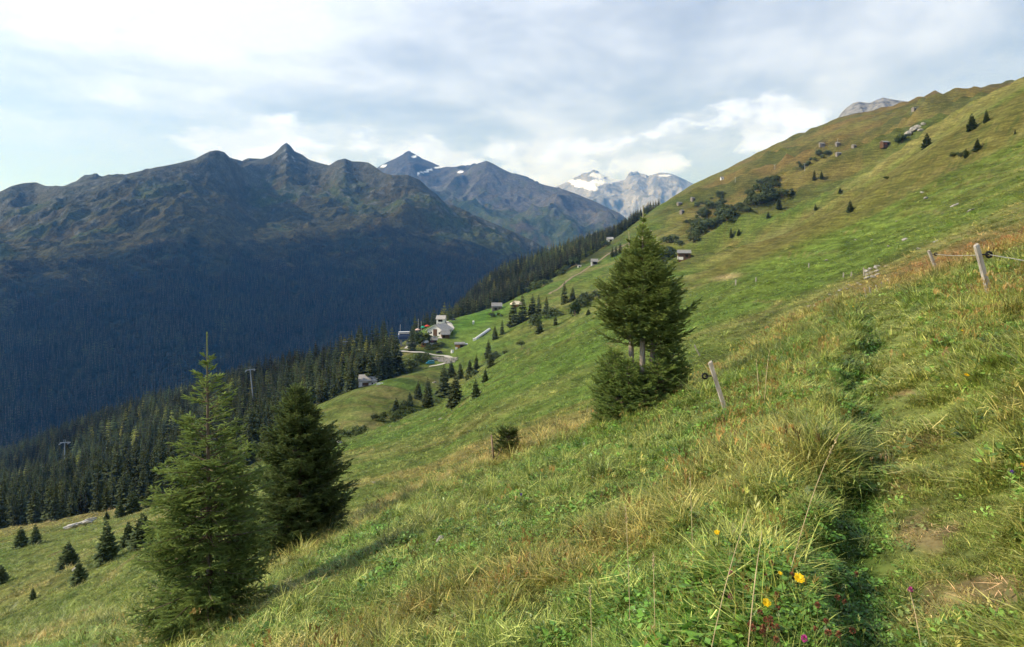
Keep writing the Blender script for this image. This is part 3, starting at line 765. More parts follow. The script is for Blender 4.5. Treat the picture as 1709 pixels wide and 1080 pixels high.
def build_clump():
    global TRI
    base = at(1072, 655, 8.0); d = 16.6
    base = on(1072, d)
    root = empty('spruce_clump', (base.x, base.y, base.z - 0.1))
    tag(root, 'clump of three spruce stems with bare pale trunks above a dense low skirt', 'spruce tree')
    Ht = 5.55
    profc = lambda t: float(np.interp(t, [0.345, 0.36, 0.42, 0.50, 0.60, 0.70, 0.78, 0.85, 0.9, 0.96], [0.0, 0.85, 1.06, 1.08, 0.95, 0.70, 0.46, 0.27, 0.13, 0]))
    specs = [((0.0, 0.0), Ht, 21, (0.02, 0), (0.0, 0.15)), ((-0.26, 0.12), 4.9, 22, (-0.06, 0.1), (3.14, 0.15)), ((0.26, 0.15), 4.3, 23, (0.22, 0.1), (0.0, 0.4))]
    for (ox, oy), hh, sd_, ln, sb in specs:
        tr, wood, V, C = spruce_parts(hh, (lambda t, k=hh / Ht: profc(t) * (0.92 if k < 1 else 1)), sd_, gap=0.13, per=7, cnt=7, step=0.075, nlen=0.036, wid=0.016,
                                      lean=ln, top_sparse=0.85, rise_lo=14, rise_hi=56, trunk_r=0.10, side_bias=sb, col_a=(0.149, 0.230, 0.072), col_b=(0.392, 0.448, 0.119), h0=hh * 0.345)
        off = np.array((ox, oy, 0))
        mesh_obj('trunk', np.array(tr[0]) + off, tr[1], [M_BARKPALE], parent=root, smooth=True)
        wv, wf = join(wood); tag(mesh_obj('branches', np.array(wv) + off, wf, [M_BARK], parent=root, smooth=True), kind='stuff')
        needles_obj('crown', V + off, C, root); TRI += len(V) // 3
    # the low skirt: several layered shoots round the foot
    Vs = []; Cs = []; Ws = []
    for k, (ox, oy, hh, R) in enumerate(((-0.78, -0.1, 1.95, 0.66), (-0.46, -0.45, 1.45, 0.66), (0.34, -0.42, 1.2, 0.62), (0.84, 0.0, 1.75, 0.55), (-0.92, 0.25, 2.0, 0.55), (0.0, 0.65, 1.3, 0.6), (0.62, 0.4, 1.5, 0.55), (-0.1, -0.75, 0.7, 0.6), (-0.7, -0.6, 0.9, 0.55), (1.0, -0.25, 0.9, 0.42))):
        pf = lambda t, R=R: R * float(np.interp(t, [0, 0.3, 0.7, 1.0], [0.9, 1.0, 0.8, 0.25]))
        tr, wood, V, C = spruce_parts(hh, pf, 50 + k, gap=0.13, per=6, cnt=8, step=0.075, nlen=0.036, wid=0.016, rise_lo=10, rise_hi=45, trunk_r=0.02, col_a=(0.135, 0.218, 0.068), col_b=(0.326, 0.399, 0.101), top_sparse=1)
        gz = float(H(base.x + ox, base.y + oy)) - base.z
        off = np.array((ox, oy, gz)); Vs.append(V + off); Cs.append(C); Ws += [(np.array(v) + off, f) for v, f in wood]
    needles_obj('skirt', np.concatenate(Vs), np.concatenate(Cs), root); TRI += sum(len(v) for v in Vs) // 3
    wv, wf = join(Ws); tag(mesh_obj('skirt_branches', wv, wf, [M_BARK], parent=root, smooth=True), kind='stuff')
build_clump()
print('near conifer triangles', TRI)

# ------------------------------------------------------------------ mid-distance conifers, shared shapes
M_SPRUCE = leaf_mat('spruce_foliage', 0.8, 0.2)
def mid_spruce_mesh(name, seed, whorls, per, wide, slim=1.0, c=(0.066, 0.084, 0.032), ragged=0.25, bare=0.03):
    """unit-height spruce: layered drooping sprays with notched edges"""
    rng = np.random.default_rng(seed)
    V = []; Fc = []; C = []; MI = []
    tv, tf = tube([(0, 0, 0), (0, 0, 0.5), (0, 0, 0.985)], [0.014, 0.009, 0.001], 5)
    V += [tuple(p) for p in tv]; Fc += tf; C += [(0.07, 0.055, 0.042)] * len(tv); MI += [1] * len(tf)
    for w in range(whorls):
        t = (w + rng.uniform(-0.3, 0.3)) / whorls
        h = bare + (0.97 - bare) * t
        R = wide * slim * ((1 - t) ** 0.85 * 0.97 + 0.03) * (1.0 if t > 0.06 else 0.85)
        a0 = rng.uniform(0, 6.28); nb = per if t < 0.8 else max(4, per - 3)
        for b in range(nb):
            az = a0 + 6.2832 * b / nb + rng.uniform(-0.3, 0.3)
            L_ = R * rng.uniform(1 - ragged * 1.6, 1 + ragged)
            dr = 0.30 * (1 - t) - 0.22 * t + rng.uniform(-0.12, 0.12)
            ca, sa = math.cos(az), math.sin(az); wd = L_ * rng.uniform(0.26, 0.40)
            def P(r, s, dz=0.0): return (ca * r * L_ - sa * s * wd, sa * r * L_ + ca * s * wd, h - dr * L_ * r ** 1.3 + 0.16 * L_ * r ** 4 + dz)
            i = len(V)
            th = 0.05 * L_ + 0.006
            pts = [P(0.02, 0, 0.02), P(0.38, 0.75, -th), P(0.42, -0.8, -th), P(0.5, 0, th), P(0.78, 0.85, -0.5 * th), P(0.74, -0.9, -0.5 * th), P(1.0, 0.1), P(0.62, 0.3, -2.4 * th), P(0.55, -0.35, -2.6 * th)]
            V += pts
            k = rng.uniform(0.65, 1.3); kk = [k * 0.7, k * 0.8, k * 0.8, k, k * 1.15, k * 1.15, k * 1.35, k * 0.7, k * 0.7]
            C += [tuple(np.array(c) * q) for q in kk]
            ff = [(i, i + 1, i + 3), (i, i + 3, i + 2), (i + 3, i + 1, i + 7), (i + 3, i + 7, i + 4), (i + 3, i + 4, i + 6), (i + 3, i + 6, i + 5), (i + 3, i + 5, i + 8), (i + 3, i + 8, i + 2)]
            Fc += ff; MI += [0] * len(ff)
    o = mesh_obj(name, V, Fc, [M_SPRUCE, M_BARK], mat_idx=MI)
    attr_col(o.data, 'Tint', np.array(C))
    me = o.data; bpy.data.objects.remove(o)
    return me
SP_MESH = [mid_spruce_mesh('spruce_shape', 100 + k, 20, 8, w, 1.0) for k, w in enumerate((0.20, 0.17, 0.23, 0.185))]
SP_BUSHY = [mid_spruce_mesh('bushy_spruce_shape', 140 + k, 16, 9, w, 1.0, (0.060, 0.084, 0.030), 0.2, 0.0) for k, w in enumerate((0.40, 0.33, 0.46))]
def place_tree(name, mesh, p, h, label, group, cat='spruce tree', rz=None, sx=1.0, sink=0.03):
    o = bpy.data.objects.new(name, mesh); link(o)
    o.location = (p.x, p.y, p.z - sink * h); o.scale = (h * sx, h * sx, h)
    o.rotation_euler = (0, 0, random.uniform(0, 6.28) if rz is None else rz)
    tag(o, label, cat, group); return o

# ------------------------------------------------------------------ forests
def inside_forest(px, d):
    pe = lambda c, k: np.interp(px, [q[0] for q in c], [q[k] for q in c])
    left = (px < 478) & (d > np.where(px < 300, 168, pe(G2, 2) + 15)) & (d < pe(FF, 2) + 25)
    mid = (px >= 478) & (px < 700) & (d > pe(G3, 2) + 8) & (d < pe(FF, 2) + 10) & ~((px > 655) & (d > 335))
    return left | mid
def scatter(px0, px1, d0, d1, sp, test, seed):
    rng = np.random.default_rng(seed)
    u0, u1 = (px0 - CX) / F_PX, (px1 - CX) / F_PX
    y = np.arange(d0, d1, sp); xs = np.arange(min(u0 * d0, u0 * d1), max(u1 * d1, u1 * d0), sp)
    X, Y = np.meshgrid(xs, y); X = X + rng.uniform(-0.48, 0.48, X.shape) * sp; Y = Y + rng.uniform(-0.48, 0.48, Y.shape) * sp
    X = X.ravel(); Y = Y.ravel()
    px = X / Y * F_PX + CX
    k = (px > px0) & (px < px1) & (Y > d0) & (Y < d1); X, Y, px = X[k], Y[k], px[k]
    k = test(px, Y, X); return X[k], Y[k], px[k]
fx_, fy_, fp_ = scatter(-260, 700, 160, 690, 6.6, lambda px, d, x: inside_forest(px, d) & (fbm(x / 30, d / 30, 3, 91) < 0.30), 5)
rng = np.random.default_rng(77)
fz_ = H(fx_, fy_)
fh_ = rng.uniform(13, 23, len(fx_)) * (0.85 + 0.35 * gnoise(fx_ / 60, fy_ / 60, 4)) * np.interp(fp_, [-260, 0, 450, 560, 700], [0.95, 0.95, 0.95, 1.15, 1.2])
fh_ = np.where(fy_ < 205, fh_ * 0.75, fh_)
order = np.argsort(-(fh_ / fy_) * ((fp_ > -10) & (fp_ < 700)))
NEAR_N = 240
for k in order[:NEAR_N]:
    p = Vector((fx_[k], fy_[k], fz_[k]))
    x_ = fp_[k]; row = 'front row' if fy_[k] < (195 if x_ < 300 else 240 if x_ < 470 else 345) else 'deeper rows'
    wh = ('at the left picture edge' if x_ < 55 else 'left of the low pylon' if x_ < 108 else 'between the low pylon and the free standing slim spruce' if x_ < 165 else 'left of the young leader spruce' if x_ < 265
          else 'behind the young leader spruce' if x_ < 345 else 'between the leader shoot and the silver pylon' if x_ < 420 else 'behind the dense spruce' if x_ < 478 else 'left of the stone barn' if x_ < 590 else 'behind the stone barn' if x_ < 640 else 'below the lift station')
    lb, gp = 'dark forest spruce %s, %s' % (wh, row), 'forest spruces %s, %s' % (wh, row)
    place_tree('spruce_tree', SP_MESH[k % 4], p, fh_[k], lb, gp, sx=float(rng.uniform(0.8, 1.15)))

def stuff_points(name, label, P, rz, scl, idx, meshes, ground=None, tilt=None):
    """one uncountable mass: points that each carry one of a few shapes"""
    me = bpy.data.meshes.new(name); n = len(P)
    me.vertices.add(n); me.vertices.foreach_set('co', np.asarray(P, np.float32).ravel())
    def put(nm, typ, arr, key):
        a = me.attributes.new(nm, typ, 'POINT'); a.data.foreach_set(key, np.ascontiguousarray(arr).ravel())
    rot = np.zeros((n, 3), np.float32); rot[:, 2] = rz
    if tilt is not None: rot[:, :2] = tilt
    scl = np.asarray(scl, np.float32)
    if scl.ndim == 1: scl = np.repeat(scl[:, None], 3, 1)
    put('Rot', 'FLOAT_VECTOR', rot, 'vector'); put('Scl', 'FLOAT_VECTOR', scl, 'vector'); put('Pick', 'INT', np.asarray(idx, np.int32), 'value')
    g = np.ones((n, 4), np.float32)
    if ground is not None: g[:, :3] = ground
    put('Ground', 'FLOAT_COLOR', g, 'color')
    o = bpy.data.objects.new(name, me); link(o)
    coll = bpy.data.collections.new(name + '_shapes')
    for k, m_ in enumerate(meshes):
        q = bpy.data.objects.new('%s_shape_%02d' % (name, k), m_); coll.objects.link(q)
    ng = bpy.data.node_groups.new(name + '_scatter', 'GeometryNodeTree')
    ng.interface.new_socket('Geometry', in_out='INPUT', socket_type='NodeSocketGeometry')
    ng.interface.new_socket('Geometry', in_out='OUTPUT', socket_type='NodeSocketGeometry')
    N, L = ng.nodes.new, ng.links.new
    gi = N('NodeGroupInput'); go = N('NodeGroupOutput')
    ci = N('GeometryNodeCollectionInfo'); ci.inputs['Collection'].default_value = coll
    ci.inputs['Separate Children'].default_value = True; ci.inputs['Reset Children'].default_value = True
    ip = N('GeometryNodeInstanceOnPoints'); ip.inputs['Pick Instance'].default_value = True
    def named(nm, typ):
        a = N('GeometryNodeInputNamedAttribute'); a.data_type = typ; a.inputs['Name'].default_value = nm; return a.outputs[0]
    L(gi.outputs[0], ip.inputs['Points']); L(ci.outputs[0], ip.inputs['Instance'])
    L(named('Pick', 'INT'), ip.inputs['Instance Index'])
    e2r = N('FunctionNodeEulerToRotation'); L(named('Rot', 'FLOAT_VECTOR'), e2r.inputs[0]); L(e2r.outputs[0], ip.inputs['Rotation'])
    L(named('Scl', 'FLOAT_VECTOR'), ip.inputs['Scale'])
    L(ip.outputs[0], go.inputs[0])
    md = o.modifiers.new('scatter', 'NODES'); md.node_group = ng
    tag(o, label, kind='stuff')
    return o
M_FOREST = leaf_mat('forest_foliage', 0.85, 0.18, inst=True, sheen=0.1)
def forest_stuff(name, label, X, Y, Z, Hh, seed, meshes, dark=1.0):
    r = np.random.default_rng(seed); n = len(X)
    w = r.uniform(0.8, 1.2, n)
    g = r.uniform(0.35, 1.75, (n, 1)) * dark * np.clip(1 + 1.5 * fbm(X / 110, Y / 110, 4, 98), 0.25, 2)[:, None] * np.stack([r.uniform(0.9, 1.15, n), np.ones(n), r.uniform(0.9, 1.1, n)], 1)
    g = g * np.where(r.uniform(0, 1, (n, 1)) < 0.12, np.array((2.6, 2.2, 1.5)), 1.0)
    stuff_points(name, label, np.stack([X, Y, Z - 0.03 * Hh], 1), r.uniform(0, 6.28, n), np.stack([Hh * w, Hh * w, Hh], 1), r.integers(0, len(meshes), n), meshes, g)
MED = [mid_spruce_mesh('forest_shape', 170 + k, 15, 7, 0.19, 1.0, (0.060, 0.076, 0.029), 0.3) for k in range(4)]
FARM = [mid_spruce_mesh('far_shape', 190 + k, 5, 5, 0.29, 1.0, (0.012, 0.019, 0.008), 0.35) for k in range(4)]
for m_ in MED + FARM: m_.materials[0] = M_FOREST
rest = order[NEAR_N:]
forest_stuff('forest', 'dark spruce forest filling the slope below the meadow', fx_[rest], fy_[rest], fz_[rest], fh_[rest], 3, MED)
# wooded spur beyond the village
def spur_test(px, d, x):
    pe = lambda c, k: np.interp(px, [q[0] for q in c], [q[k] for q in c])
    lo = pe(FF, 2) + 22; hi = pe(SS, 2) + 12
    dens = fbm(x / 45, d / 45, 3, 95)
    open_ = np.exp(-(((px - 905) / 60) ** 2 + ((d - 900) / 55) ** 2))
    return (d > lo) & (d < hi) & (dens < 0.34 - 0.55 * open_)
sx_, sy_, sp_ = scatter(690, 1100, 480, 1060, 6.2, spur_test, 9)
sh_ = np.random.default_rng(4).uniform(11, 21, len(sx_)) * np.interp(sp_, [690, 900, 1060, 1100], [1, 1, 1.0, 0.7])
forest_stuff('spur_forest', 'spruce forest on the spur beyond the village', sx_, sy_, H(sx_, sy_), sh_, 6, MED)
# the great forest of the opposite valley side
def opposite_forest():
    x, y, z, T = MA
    rng = np.random.default_rng(15)
    kmax = np.nonzero(T < 1.4)[0][-1]
    n = 27000
    i = rng.uniform(0, x.shape[0] - 1.01, n * 3); j = rng.uniform(0, kmax, n * 3)
    def bil(a):
        ii = i.astype(int); jj = j.astype(int); p = i - ii; q = j - jj
        return a[ii, jj] * (1 - p) * (1 - q) + a[ii + 1, jj] * p * (1 - q) + a[ii, jj + 1] * (1 - p) * q + a[ii + 1, jj + 1] * p * q
    X, Y, Z = bil(x), bil(y), bil(z); t = j / kmax * T[kmax]
    px = X / Y * F_PX + CX
    w = (Y / 1700.0) ** 1.0
    keep = (px > -30) & (px < 960) & (rng.uniform(0, 1, n * 3) < np.clip(w, 0, 1))
    nn = fbm(X / 130, Y / 130, 4, 97)
    keep &= (fbm(X / 60, Y / 110, 3, 102) < 0.33) & (t < 0.97 + 0.6 * nn + 0.13 * rng.normal(0, 1, n * 3))
    row = HOR - Z / Y * F_PX
    keep &= row < np.interp(px, [0, 260, 560, 700, 760, 960], [810, 730, 640, 600, 570, 500])
    X, Y, Z = X[keep][:n], Y[keep][:n], Z[keep][:n]
    hh = rng.uniform(8, 23, len(X)) * np.clip(1.1 - 0.35 * t[keep][:n], 0.6, 1.1) * (1 + 0.3 * fbm(X / 90, Y / 90, 2, 99))
    forest_stuff('opposite_forest', 'blue dark conifer forest covering the far valley side', X, Y, Z, hh, 8, FARM)
    print('far trees', len(X))
opposite_forest()
# ------------------------------------------------------------------ single conifers on the meadows
def conifer(px, py, hpx, label, bushy=None, dmin=30.0, group=None, k=0, sx=1.0):
    p = at(px, py, dmin); h = hpx / F_PX * p.y
    me = SP_BUSHY[k % 3] if bushy else SP_MESH[k % 4]
    return place_tree('conifer' if bushy else 'spruce_tree', me, p, h * 1.03, label, group, sx=sx)
GL = 'young conifers on the lower left meadow'; GM = 'conifers in the gully below the village'; GR = 'conifers on the upper right pasture'; GV = 'spruces in the gully beside the village meadow'
for i, (px, py, h, b, lb) in enumerate((
    (35, 914, 38, 1, 'small cone shaped conifer far left on the lower meadow, outer of a pair'),
    (59, 909, 37, 1, 'small cone shaped conifer on the lower meadow, inner one of a pair'),
    (114, 948, 46, 1, 'bushy young conifer beside the pale boulder, upper of two'),
    (132, 975, 43, 1, 'bushy young conifer below the pale boulder, casting a shadow'),
    (178, 938, 74, 1, 'largest bushy conifer on the lower meadow, left of the tall young spruce'),
    (238, 915, 62, 1, 'wide dark conifer half behind the tall young spruce'),
    (214, 912, 44, 1, 'low conifer between two larger bushy ones on the lower meadow'),
    (55, 1001, 22, 1, 'tiny conifer alone on the dry grass near the lower left corner'),
    (2, 975, 34, 1, 'conifer cut by the left edge of the picture'),
    (178, 868, 16, 1, 'tiny conifer above the log pile on the meadow'),
    (200, 863, 33, 1, 'dark conifer at the forest edge beyond the log pile, first of three'),
    (222, 856, 38, 1, 'dark conifer at the forest edge, second of three'),
    (247, 847, 46, 0, 'slim conifer at the forest edge, third of three, next to the young spruce'),
    (164, 838, 52, 0, 'slim spruce standing free in a clearing before the forest'),)):
    conifer(px, py, h, lb, b, 45, GL, i, 1.0)
for i, (px, py, h, b, lb, sx) in enumerate((
    (661, 690, 28, 1, 'small dark conifer lowest in the gully row', 1.0), (684, 676, 24, 1, 'small conifer in the gully row, second from below', 1),
    (698, 666, 32, 0, 'slim conifer in the gully row, third from below', 1.5), (714, 679, 52, 0, 'tall slim conifer standing before the gully cluster', 1.45),
    (741, 662, 58, 0, 'tall dark conifer in the middle of the gully cluster', 1.6), (760, 678, 58, 0, 'broad dark conifer at the front of the gully cluster', 1.9),
    (753, 630, 30, 0, 'conifer behind the gully cluster below the retaining wall', 1.6), (768, 632, 30, 0, 'conifer at the upper end of the gully cluster', 1.6),
    (794, 664, 33, 1, 'round topped conifer alone on the green slope, lower of two', 0.75), (810, 637, 24, 1, 'small conifer alone on the green slope, upper of two', 0.8),
    (819, 612, 26, 0, 'dark conifer on the brow below the conveyor tube', 1.6), (815, 597, 32, 0, 'dark conifer in the gully below the conveyor tube', 1.7),
    (784, 622, 24, 0, 'conifer in the gully between wall and brow', 1.7), (795, 615, 24, 0, 'conifer in the gully left of the brow tree', 1.7))):
    conifer(px, py, h, lb, b, 60, GM, i, sx)
for i, (px, py, h, b, lb) in enumerate((
    (857, 545, 50, 0, 'tall spruce in the upper gully below the wooden barn'), (872, 536, 50, 0, 'tallest spruce in the upper gully below the cream tent'),
    (889, 529, 40, 0, 'spruce in the upper gully, third of the row'), (899, 526, 36, 0, 'spruce in the upper gully, fourth of the row'), (912, 523, 30, 0, 'spruce in the upper gully, fifth of the row'),
    (942, 507, 40, 0, 'tall spruce beside the dirt track above the gully'), (956, 503, 26, 0, 'spruce right of the tall one beside the dirt track'),
    (927, 543, 21, 0, 'slim conifer alone on the brow left of the trunk clump'), (901, 555, 15, 1, 'little conifer on the brow below the slim one'), (982, 528, 11, 1, 'tiny conifer just left of the trunk clump crown'),
    (1022, 429, 17, 0, 'small spruce above the track, left of three'), (1028, 426, 18, 0, 'small spruce above the track, middle of three'), (1035, 422, 18, 0, 'small spruce above the track, right of three'),
    (838, 558, 26, 0, 'dark conifer at the lower end of the upper gully row'), (826, 566, 24, 0, 'dark conifer right of the conveyor tube foot'), (687, 586, 44, 0, 'dark spruce left of the leafy tree by the lift station'))):
    conifer(px, py, h, lb, b, 235 if px > 860 else 230, GV, i, 1.35)
for i, (px, py, h, b, lb) in enumerate((
    (1622, 217, 30, 1, 'larger of two conifers high on the right pasture'), (1646, 204, 23, 1, 'smaller of two conifers high on the right pasture'), (1547, 245, 25, 1, 'single conifer on the tan ridge crest'),
    (1631, 251, 22, 1, 'conifer in the shrub group on the right pasture, uppermost'), (1612, 263, 17, 1, 'conifer in the shrub group on the right pasture, middle'),
    (1694, 224, 10, 0, 'small slim conifer near the right picture edge'), (1419, 353, 21, 1, 'dark conifer alone on the brown slope face'), (1361, 351, 12, 1, 'small round conifer lower on the brown slope'),
    (1402, 322, 10, 1, 'tiny conifer on the tan ridge crest'), (1359, 301, 20, 0, 'slim conifer in the gully behind the tan ridge'), (1371, 299, 15, 1, 'round conifer beside the slim one behind the tan ridge'),
    (1322, 325, 13, 1, 'low conifer behind the tan ridge, above the dark thicket'), (1300, 348, 19, 1, 'broad conifer behind the tan ridge'), (1220, 397, 19, 0, 'slim conifer on the tan ridge above the barn'), (1233, 392, 11, 1, 'low conifer on the tan ridge above the barn'),
    (1282, 364, 12, 1, 'low conifer on the lower tan ridge'))):
    conifer(px, py, h, lb, b, 100, GR, i, 0.9 if b else 1.3)

# ------------------------------------------------------------------ broadleaf shrubs and trees
M_LEAF = leaf_mat('broadleaf_foliage', 0.7, 0.25)
def shrub_mesh(seed, n=420, c=(0.075, 0.100, 0.040), tall=1.0, stem=True):
    r = np.random.default_rng(seed)
    lob = r.normal(0, 1, (9, 3)); lob /= np.linalg.norm(lob, axis=1)[:, None]; lob[:, 2] = np.abs(lob[:, 2])
    lob = lob * np.array((0.42, 0.42, 0.36)) * r.uniform(0.6, 1, (9, 1)); lob[:, 2] += 0.28; rad = r.uniform(0.16, 0.30, 9)
    V = []; Fc = []; C = []; MI = []
    if stem:
        for q in range(3):
            tv, tf = tube([(0, 0, 0), (lob[q, 0] * 0.5, lob[q, 1] * 0.5, lob[q, 2] * 0.6), tuple(lob[q])], [0.022, 0.014, 0.006], 4)
            o_ = len(V); V += [tuple(p) for p in tv]; Fc += [tuple(i + o_ for i in f) for f in tf]; C += [(0.07, 0.06, 0.05)] * len(tv); MI += [1] * len(tf)
    for i in range(n):
        l = i % 9; d = r.normal(0, 1, 3); d /= np.linalg.norm(d)
        p = lob[l] + d * rad[l] * r.uniform(0.55, 1.08); p[2] = max(p[2] * tall, 0.02)
        s = r.uniform(0.035, 0.075); a = r.normal(0, 1, 3); a /= np.linalg.norm(a); b = np.cross(a, d); b /= np.linalg.norm(b) + 1e-6; a = np.cross(b, d + r.normal(0, 0.5, 3)); a /= np.linalg.norm(a) + 1e-6
        o_ = len(V); V += [tuple(p - a * s), tuple(p + b * s * 0.7), tuple(p + a * s), tuple(p - b * s * 0.7)]; Fc.append((o_, o_ + 1, o_ + 2, o_ + 3)); MI.append(0)
        k = r.uniform(0.6, 1.4); C += [tuple(np.array(c) * k)] * 4
    o = mesh_obj('shrub_shape', V, Fc, [M_LEAF, M_BARK], mat_idx=MI); attr_col(o.data, 'Tint', np.array(C))
    me = o.data; bpy.data.objects.remove(o); return me
SHRUB = [shrub_mesh(300 + k) for k in range(3)]
SHRUB_L = [shrub_mesh(310 + k, c=(0.075, 0.100, 0.032)) for k in range(2)]
TREE_L = [shrub_mesh(320 + k, 700, (0.050, 0.075, 0.024), 1.0) for k in range(2)]
rs = np.random.default_rng(31)
def thicket(pts, hpx, n, label, group, meshes, dmin, spread=6, cat='shrub'):
    a = np.array(pts, float)
    for i in range(n):
        t = rs.uniform(0, len(a) - 1); k = int(min(t, len(a) - 2)); q = a[k] + (a[k + 1] - a[k]) * (t - k)
        p = at(q[0] + rs.normal(0, spread), q[1] + rs.normal(0, spread * 0.5), dmin)
        h = hpx * rs.uniform(0.6, 1.25) / F_PX * p.y
        part_ = ('lower end', 'middle', 'upper end')[min(2, int(3 * t / (len(a) - 1)))]
        place_tree('shrub' if cat == 'shrub' else 'leafy_tree', meshes[i % len(meshes)], p, h, label + ', ' + part_, group + ', ' + part_, cat, sx=float(rs.uniform(0.95, 1.5)))
thicket([(1092, 438), (1130, 410), (1165, 388), (1200, 370), (1245, 348), (1292, 326)], 19, 58, 'dark alder shrub in the thicket behind the wooden barn', 'dark thicket behind the barn', SHRUB, 395, 9)
thicket([(1150, 375), (1185, 350), (1210, 338)], 15, 18, 'dark shrub in the belt between barn thicket and skyline', 'upper shrub belt', SHRUB, 420, 5)
thicket([(1250, 330), (1275, 312), (1300, 305)], 16, 16, 'dark green shrub in the clump high above the thicket', 'high shrub clump', SHRUB, 420, 5)
thicket([(1320, 290), (1345, 275), (1375, 258)], 9, 14, 'small shrub in the scattered row below the brown skyline', 'shrub row below the skyline', SHRUB, 420, 5)
thicket([(1160, 345), (1195, 330), (1220, 322)], 9, 8, 'low shrub near the huts above the forest spur', 'shrubs near the upper huts', SHRUB, 500, 4)
thicket([(580, 735), (620, 712), (650, 700), (690, 680)], 20, 12, 'low leafy bush in the hollow below the stone barn', 'bushes in the barn hollow', SHRUB_L + SHRUB[:1], 135, 8)
thicket([(525, 735), (550, 742), (575, 748)], 22, 7, 'bush at the foot of the hollow right of the dense spruce', 'bushes at the hollow foot', SHRUB, 120, 6)
thicket([(770, 640), (800, 620), (830, 600), (870, 575)], 16, 12, 'dark bush among the gully conifers', 'bushes in the village gully', SHRUB, 245, 6)
thicket([(880, 548), (915, 530), (950, 515), (990, 500)], 18, 14, 'leafy bush in the upper gully left of the trunk clump', 'bushes in the upper gully', SHRUB + SHRUB_L[:1], 285, 7)
thicket([(870, 496), (905, 478), (945, 452), (980, 430), (1010, 412)], 15, 20, 'light green broadleaf tree along the edge of the spur forest', 'broadleaf belt at the spur forest', SHRUB_L + TREE_L[:1], 545, 3, 'tree')
thicket([(780, 522), (800, 512), (822, 500)], 13, 7, 'round green tree at the meadow edge beyond the village', 'trees at the village meadow edge', TREE_L + SHRUB_L[:1], 500, 3, 'tree')
thicket([(690, 615), (700, 605), (712, 604)], 16, 8, 'leafy shrub between the forest and the turquoise van', 'shrubs by the van', SHRUB_L, 320, 5)
thicket([(650, 628), (672, 622), (690, 615)], 16, 7, 'shrub on the forest edge above the stone barn meadow', 'shrubs above the barn meadow', SHRUB + SHRUB_L[:1], 310, 4)
thicket([(702, 583), (720, 582), (738, 578)], 10, 8, 'shrub below the orange timber hut', 'shrubs below the timber hut', SHRUB_L + SHRUB[:1], 375, 3)
thicket([(1590, 260), (1605, 262), (1640, 255)], 11, 6, 'low shrub in the group on the right pasture', 'shrubs on the right pasture', SHRUB, 180, 4)
thicket([(820, 530), (832, 527), (842, 529)], 9, 4, 'low bush below the grey wooden barn', 'bushes below the grey barn', SHRUB, 430, 2)
def big_tree(px, py, hpx, dmin, label, sx=1.0, k=0):
    p = at(px, py, dmin); return place_tree('leafy_tree', TREE_L[k], p, hpx / F_PX * p.y, label, None, 'tree', sx=sx)
big_tree(706, 577, 30, 400, 'large round leafy tree in front of the white chalet', 1.15)
big_tree(960, 528, 34, 290, 'pale green leafy tree in the upper gully left of the trunk clump', 0.8, 1)
big_tree(1506, 238, 18, 350, 'round dark shrub right of the brown hut on the ridge', 1.1, 1)
big_tree(1478, 300, 8, 200, 'small round shrub on the brown slope below the hut', 1.3, 1)

# ------------------------------------------------------------------ buildings
def flat_mat(name, c, rough=0.8, metal=0.0, spec=0.2, var=0.18, scale=3.0):
    c = np.array(c); return noisy_mat(name, c * (1 - var), np.clip(c * (1 + var), 0, 1), scale, rough, (1, 1, 1), 0.0, spec, metal)
M_WHITE = flat_mat('white_plaster', (0.70, 0.68, 0.65)); M_STONE = noisy_mat('dry_stone', (0.12, 0.105, 0.09), (0.28, 0.25, 0.22), 2.5, 0.95, (1, 1, 1.6), 0.05)
M_SLATE = noisy_mat('stone_slab_roof', (0.26, 0.245, 0.23), (0.46, 0.44, 0.42), 2.0, 0.85, (1, 1, 1), 0.04)
M_SLATED = noisy_mat('grey_slab_roof', (0.15, 0.148, 0.15), (0.29, 0.285, 0.28), 2.0, 0.85, (1, 1, 1), 0.04)
M_TIMBER = noisy_mat('dark_timber', (0.055, 0.030, 0.017), (0.14, 0.078, 0.042), 5, 0.85, (0.3, 0.3, 4), 0.02)
M_TIMBER2 = noisy_mat('weathered_timber', (0.13, 0.115, 0.10), (0.25, 0.225, 0.195), 5, 0.9, (0.3, 0.3, 4), 0.02)
M_ORANGE = noisy_mat('fresh_timber', (0.33, 0.13, 0.035), (0.48, 0.21, 0.06), 4, 0.8, (0.3, 0.3, 4), 0.02)
M_DARK = flat_mat('dark_opening', (0.018, 0.015, 0.013)); M_GLASS = flat_mat('window_glass', (0.03, 0.04, 0.05), 0.1, 0, 0.6)
M_METAL = flat_mat('galvanised_metal', (0.42, 0.44, 0.46), 0.45, 0.5); M_CONCRETE = flat_mat('concrete', (0.36, 0.35, 0.33), 0.9)
M_CREAM = flat_mat('cream_canvas', (0.70, 0.60, 0.44), 0.8); M_RUST = flat_mat('rusty_red', (0.28, 0.07, 0.04), 0.8)
M_BLUEGLASS = flat_mat('blue_panel', (0.035, 0.055, 0.12), 0.25, 0, 0.5); M_PALEROOF = flat_mat('pale_metal_roof', (0.62, 0.62, 0.63), 0.5, 0.1)
def box(cx, cy, cz, sx, sy, sz):
    v = [(cx + a * sx / 2, cy + b * sy / 2, cz + c * sz / 2) for a in (-1, 1) for b in (-1, 1) for c in (-1, 1)]
    f = [(0, 1, 3, 2), (4, 6, 7, 5), (0, 4, 5, 1), (2, 3, 7, 6), (0, 2, 6, 4), (1, 5, 7, 3)]
    return v, f
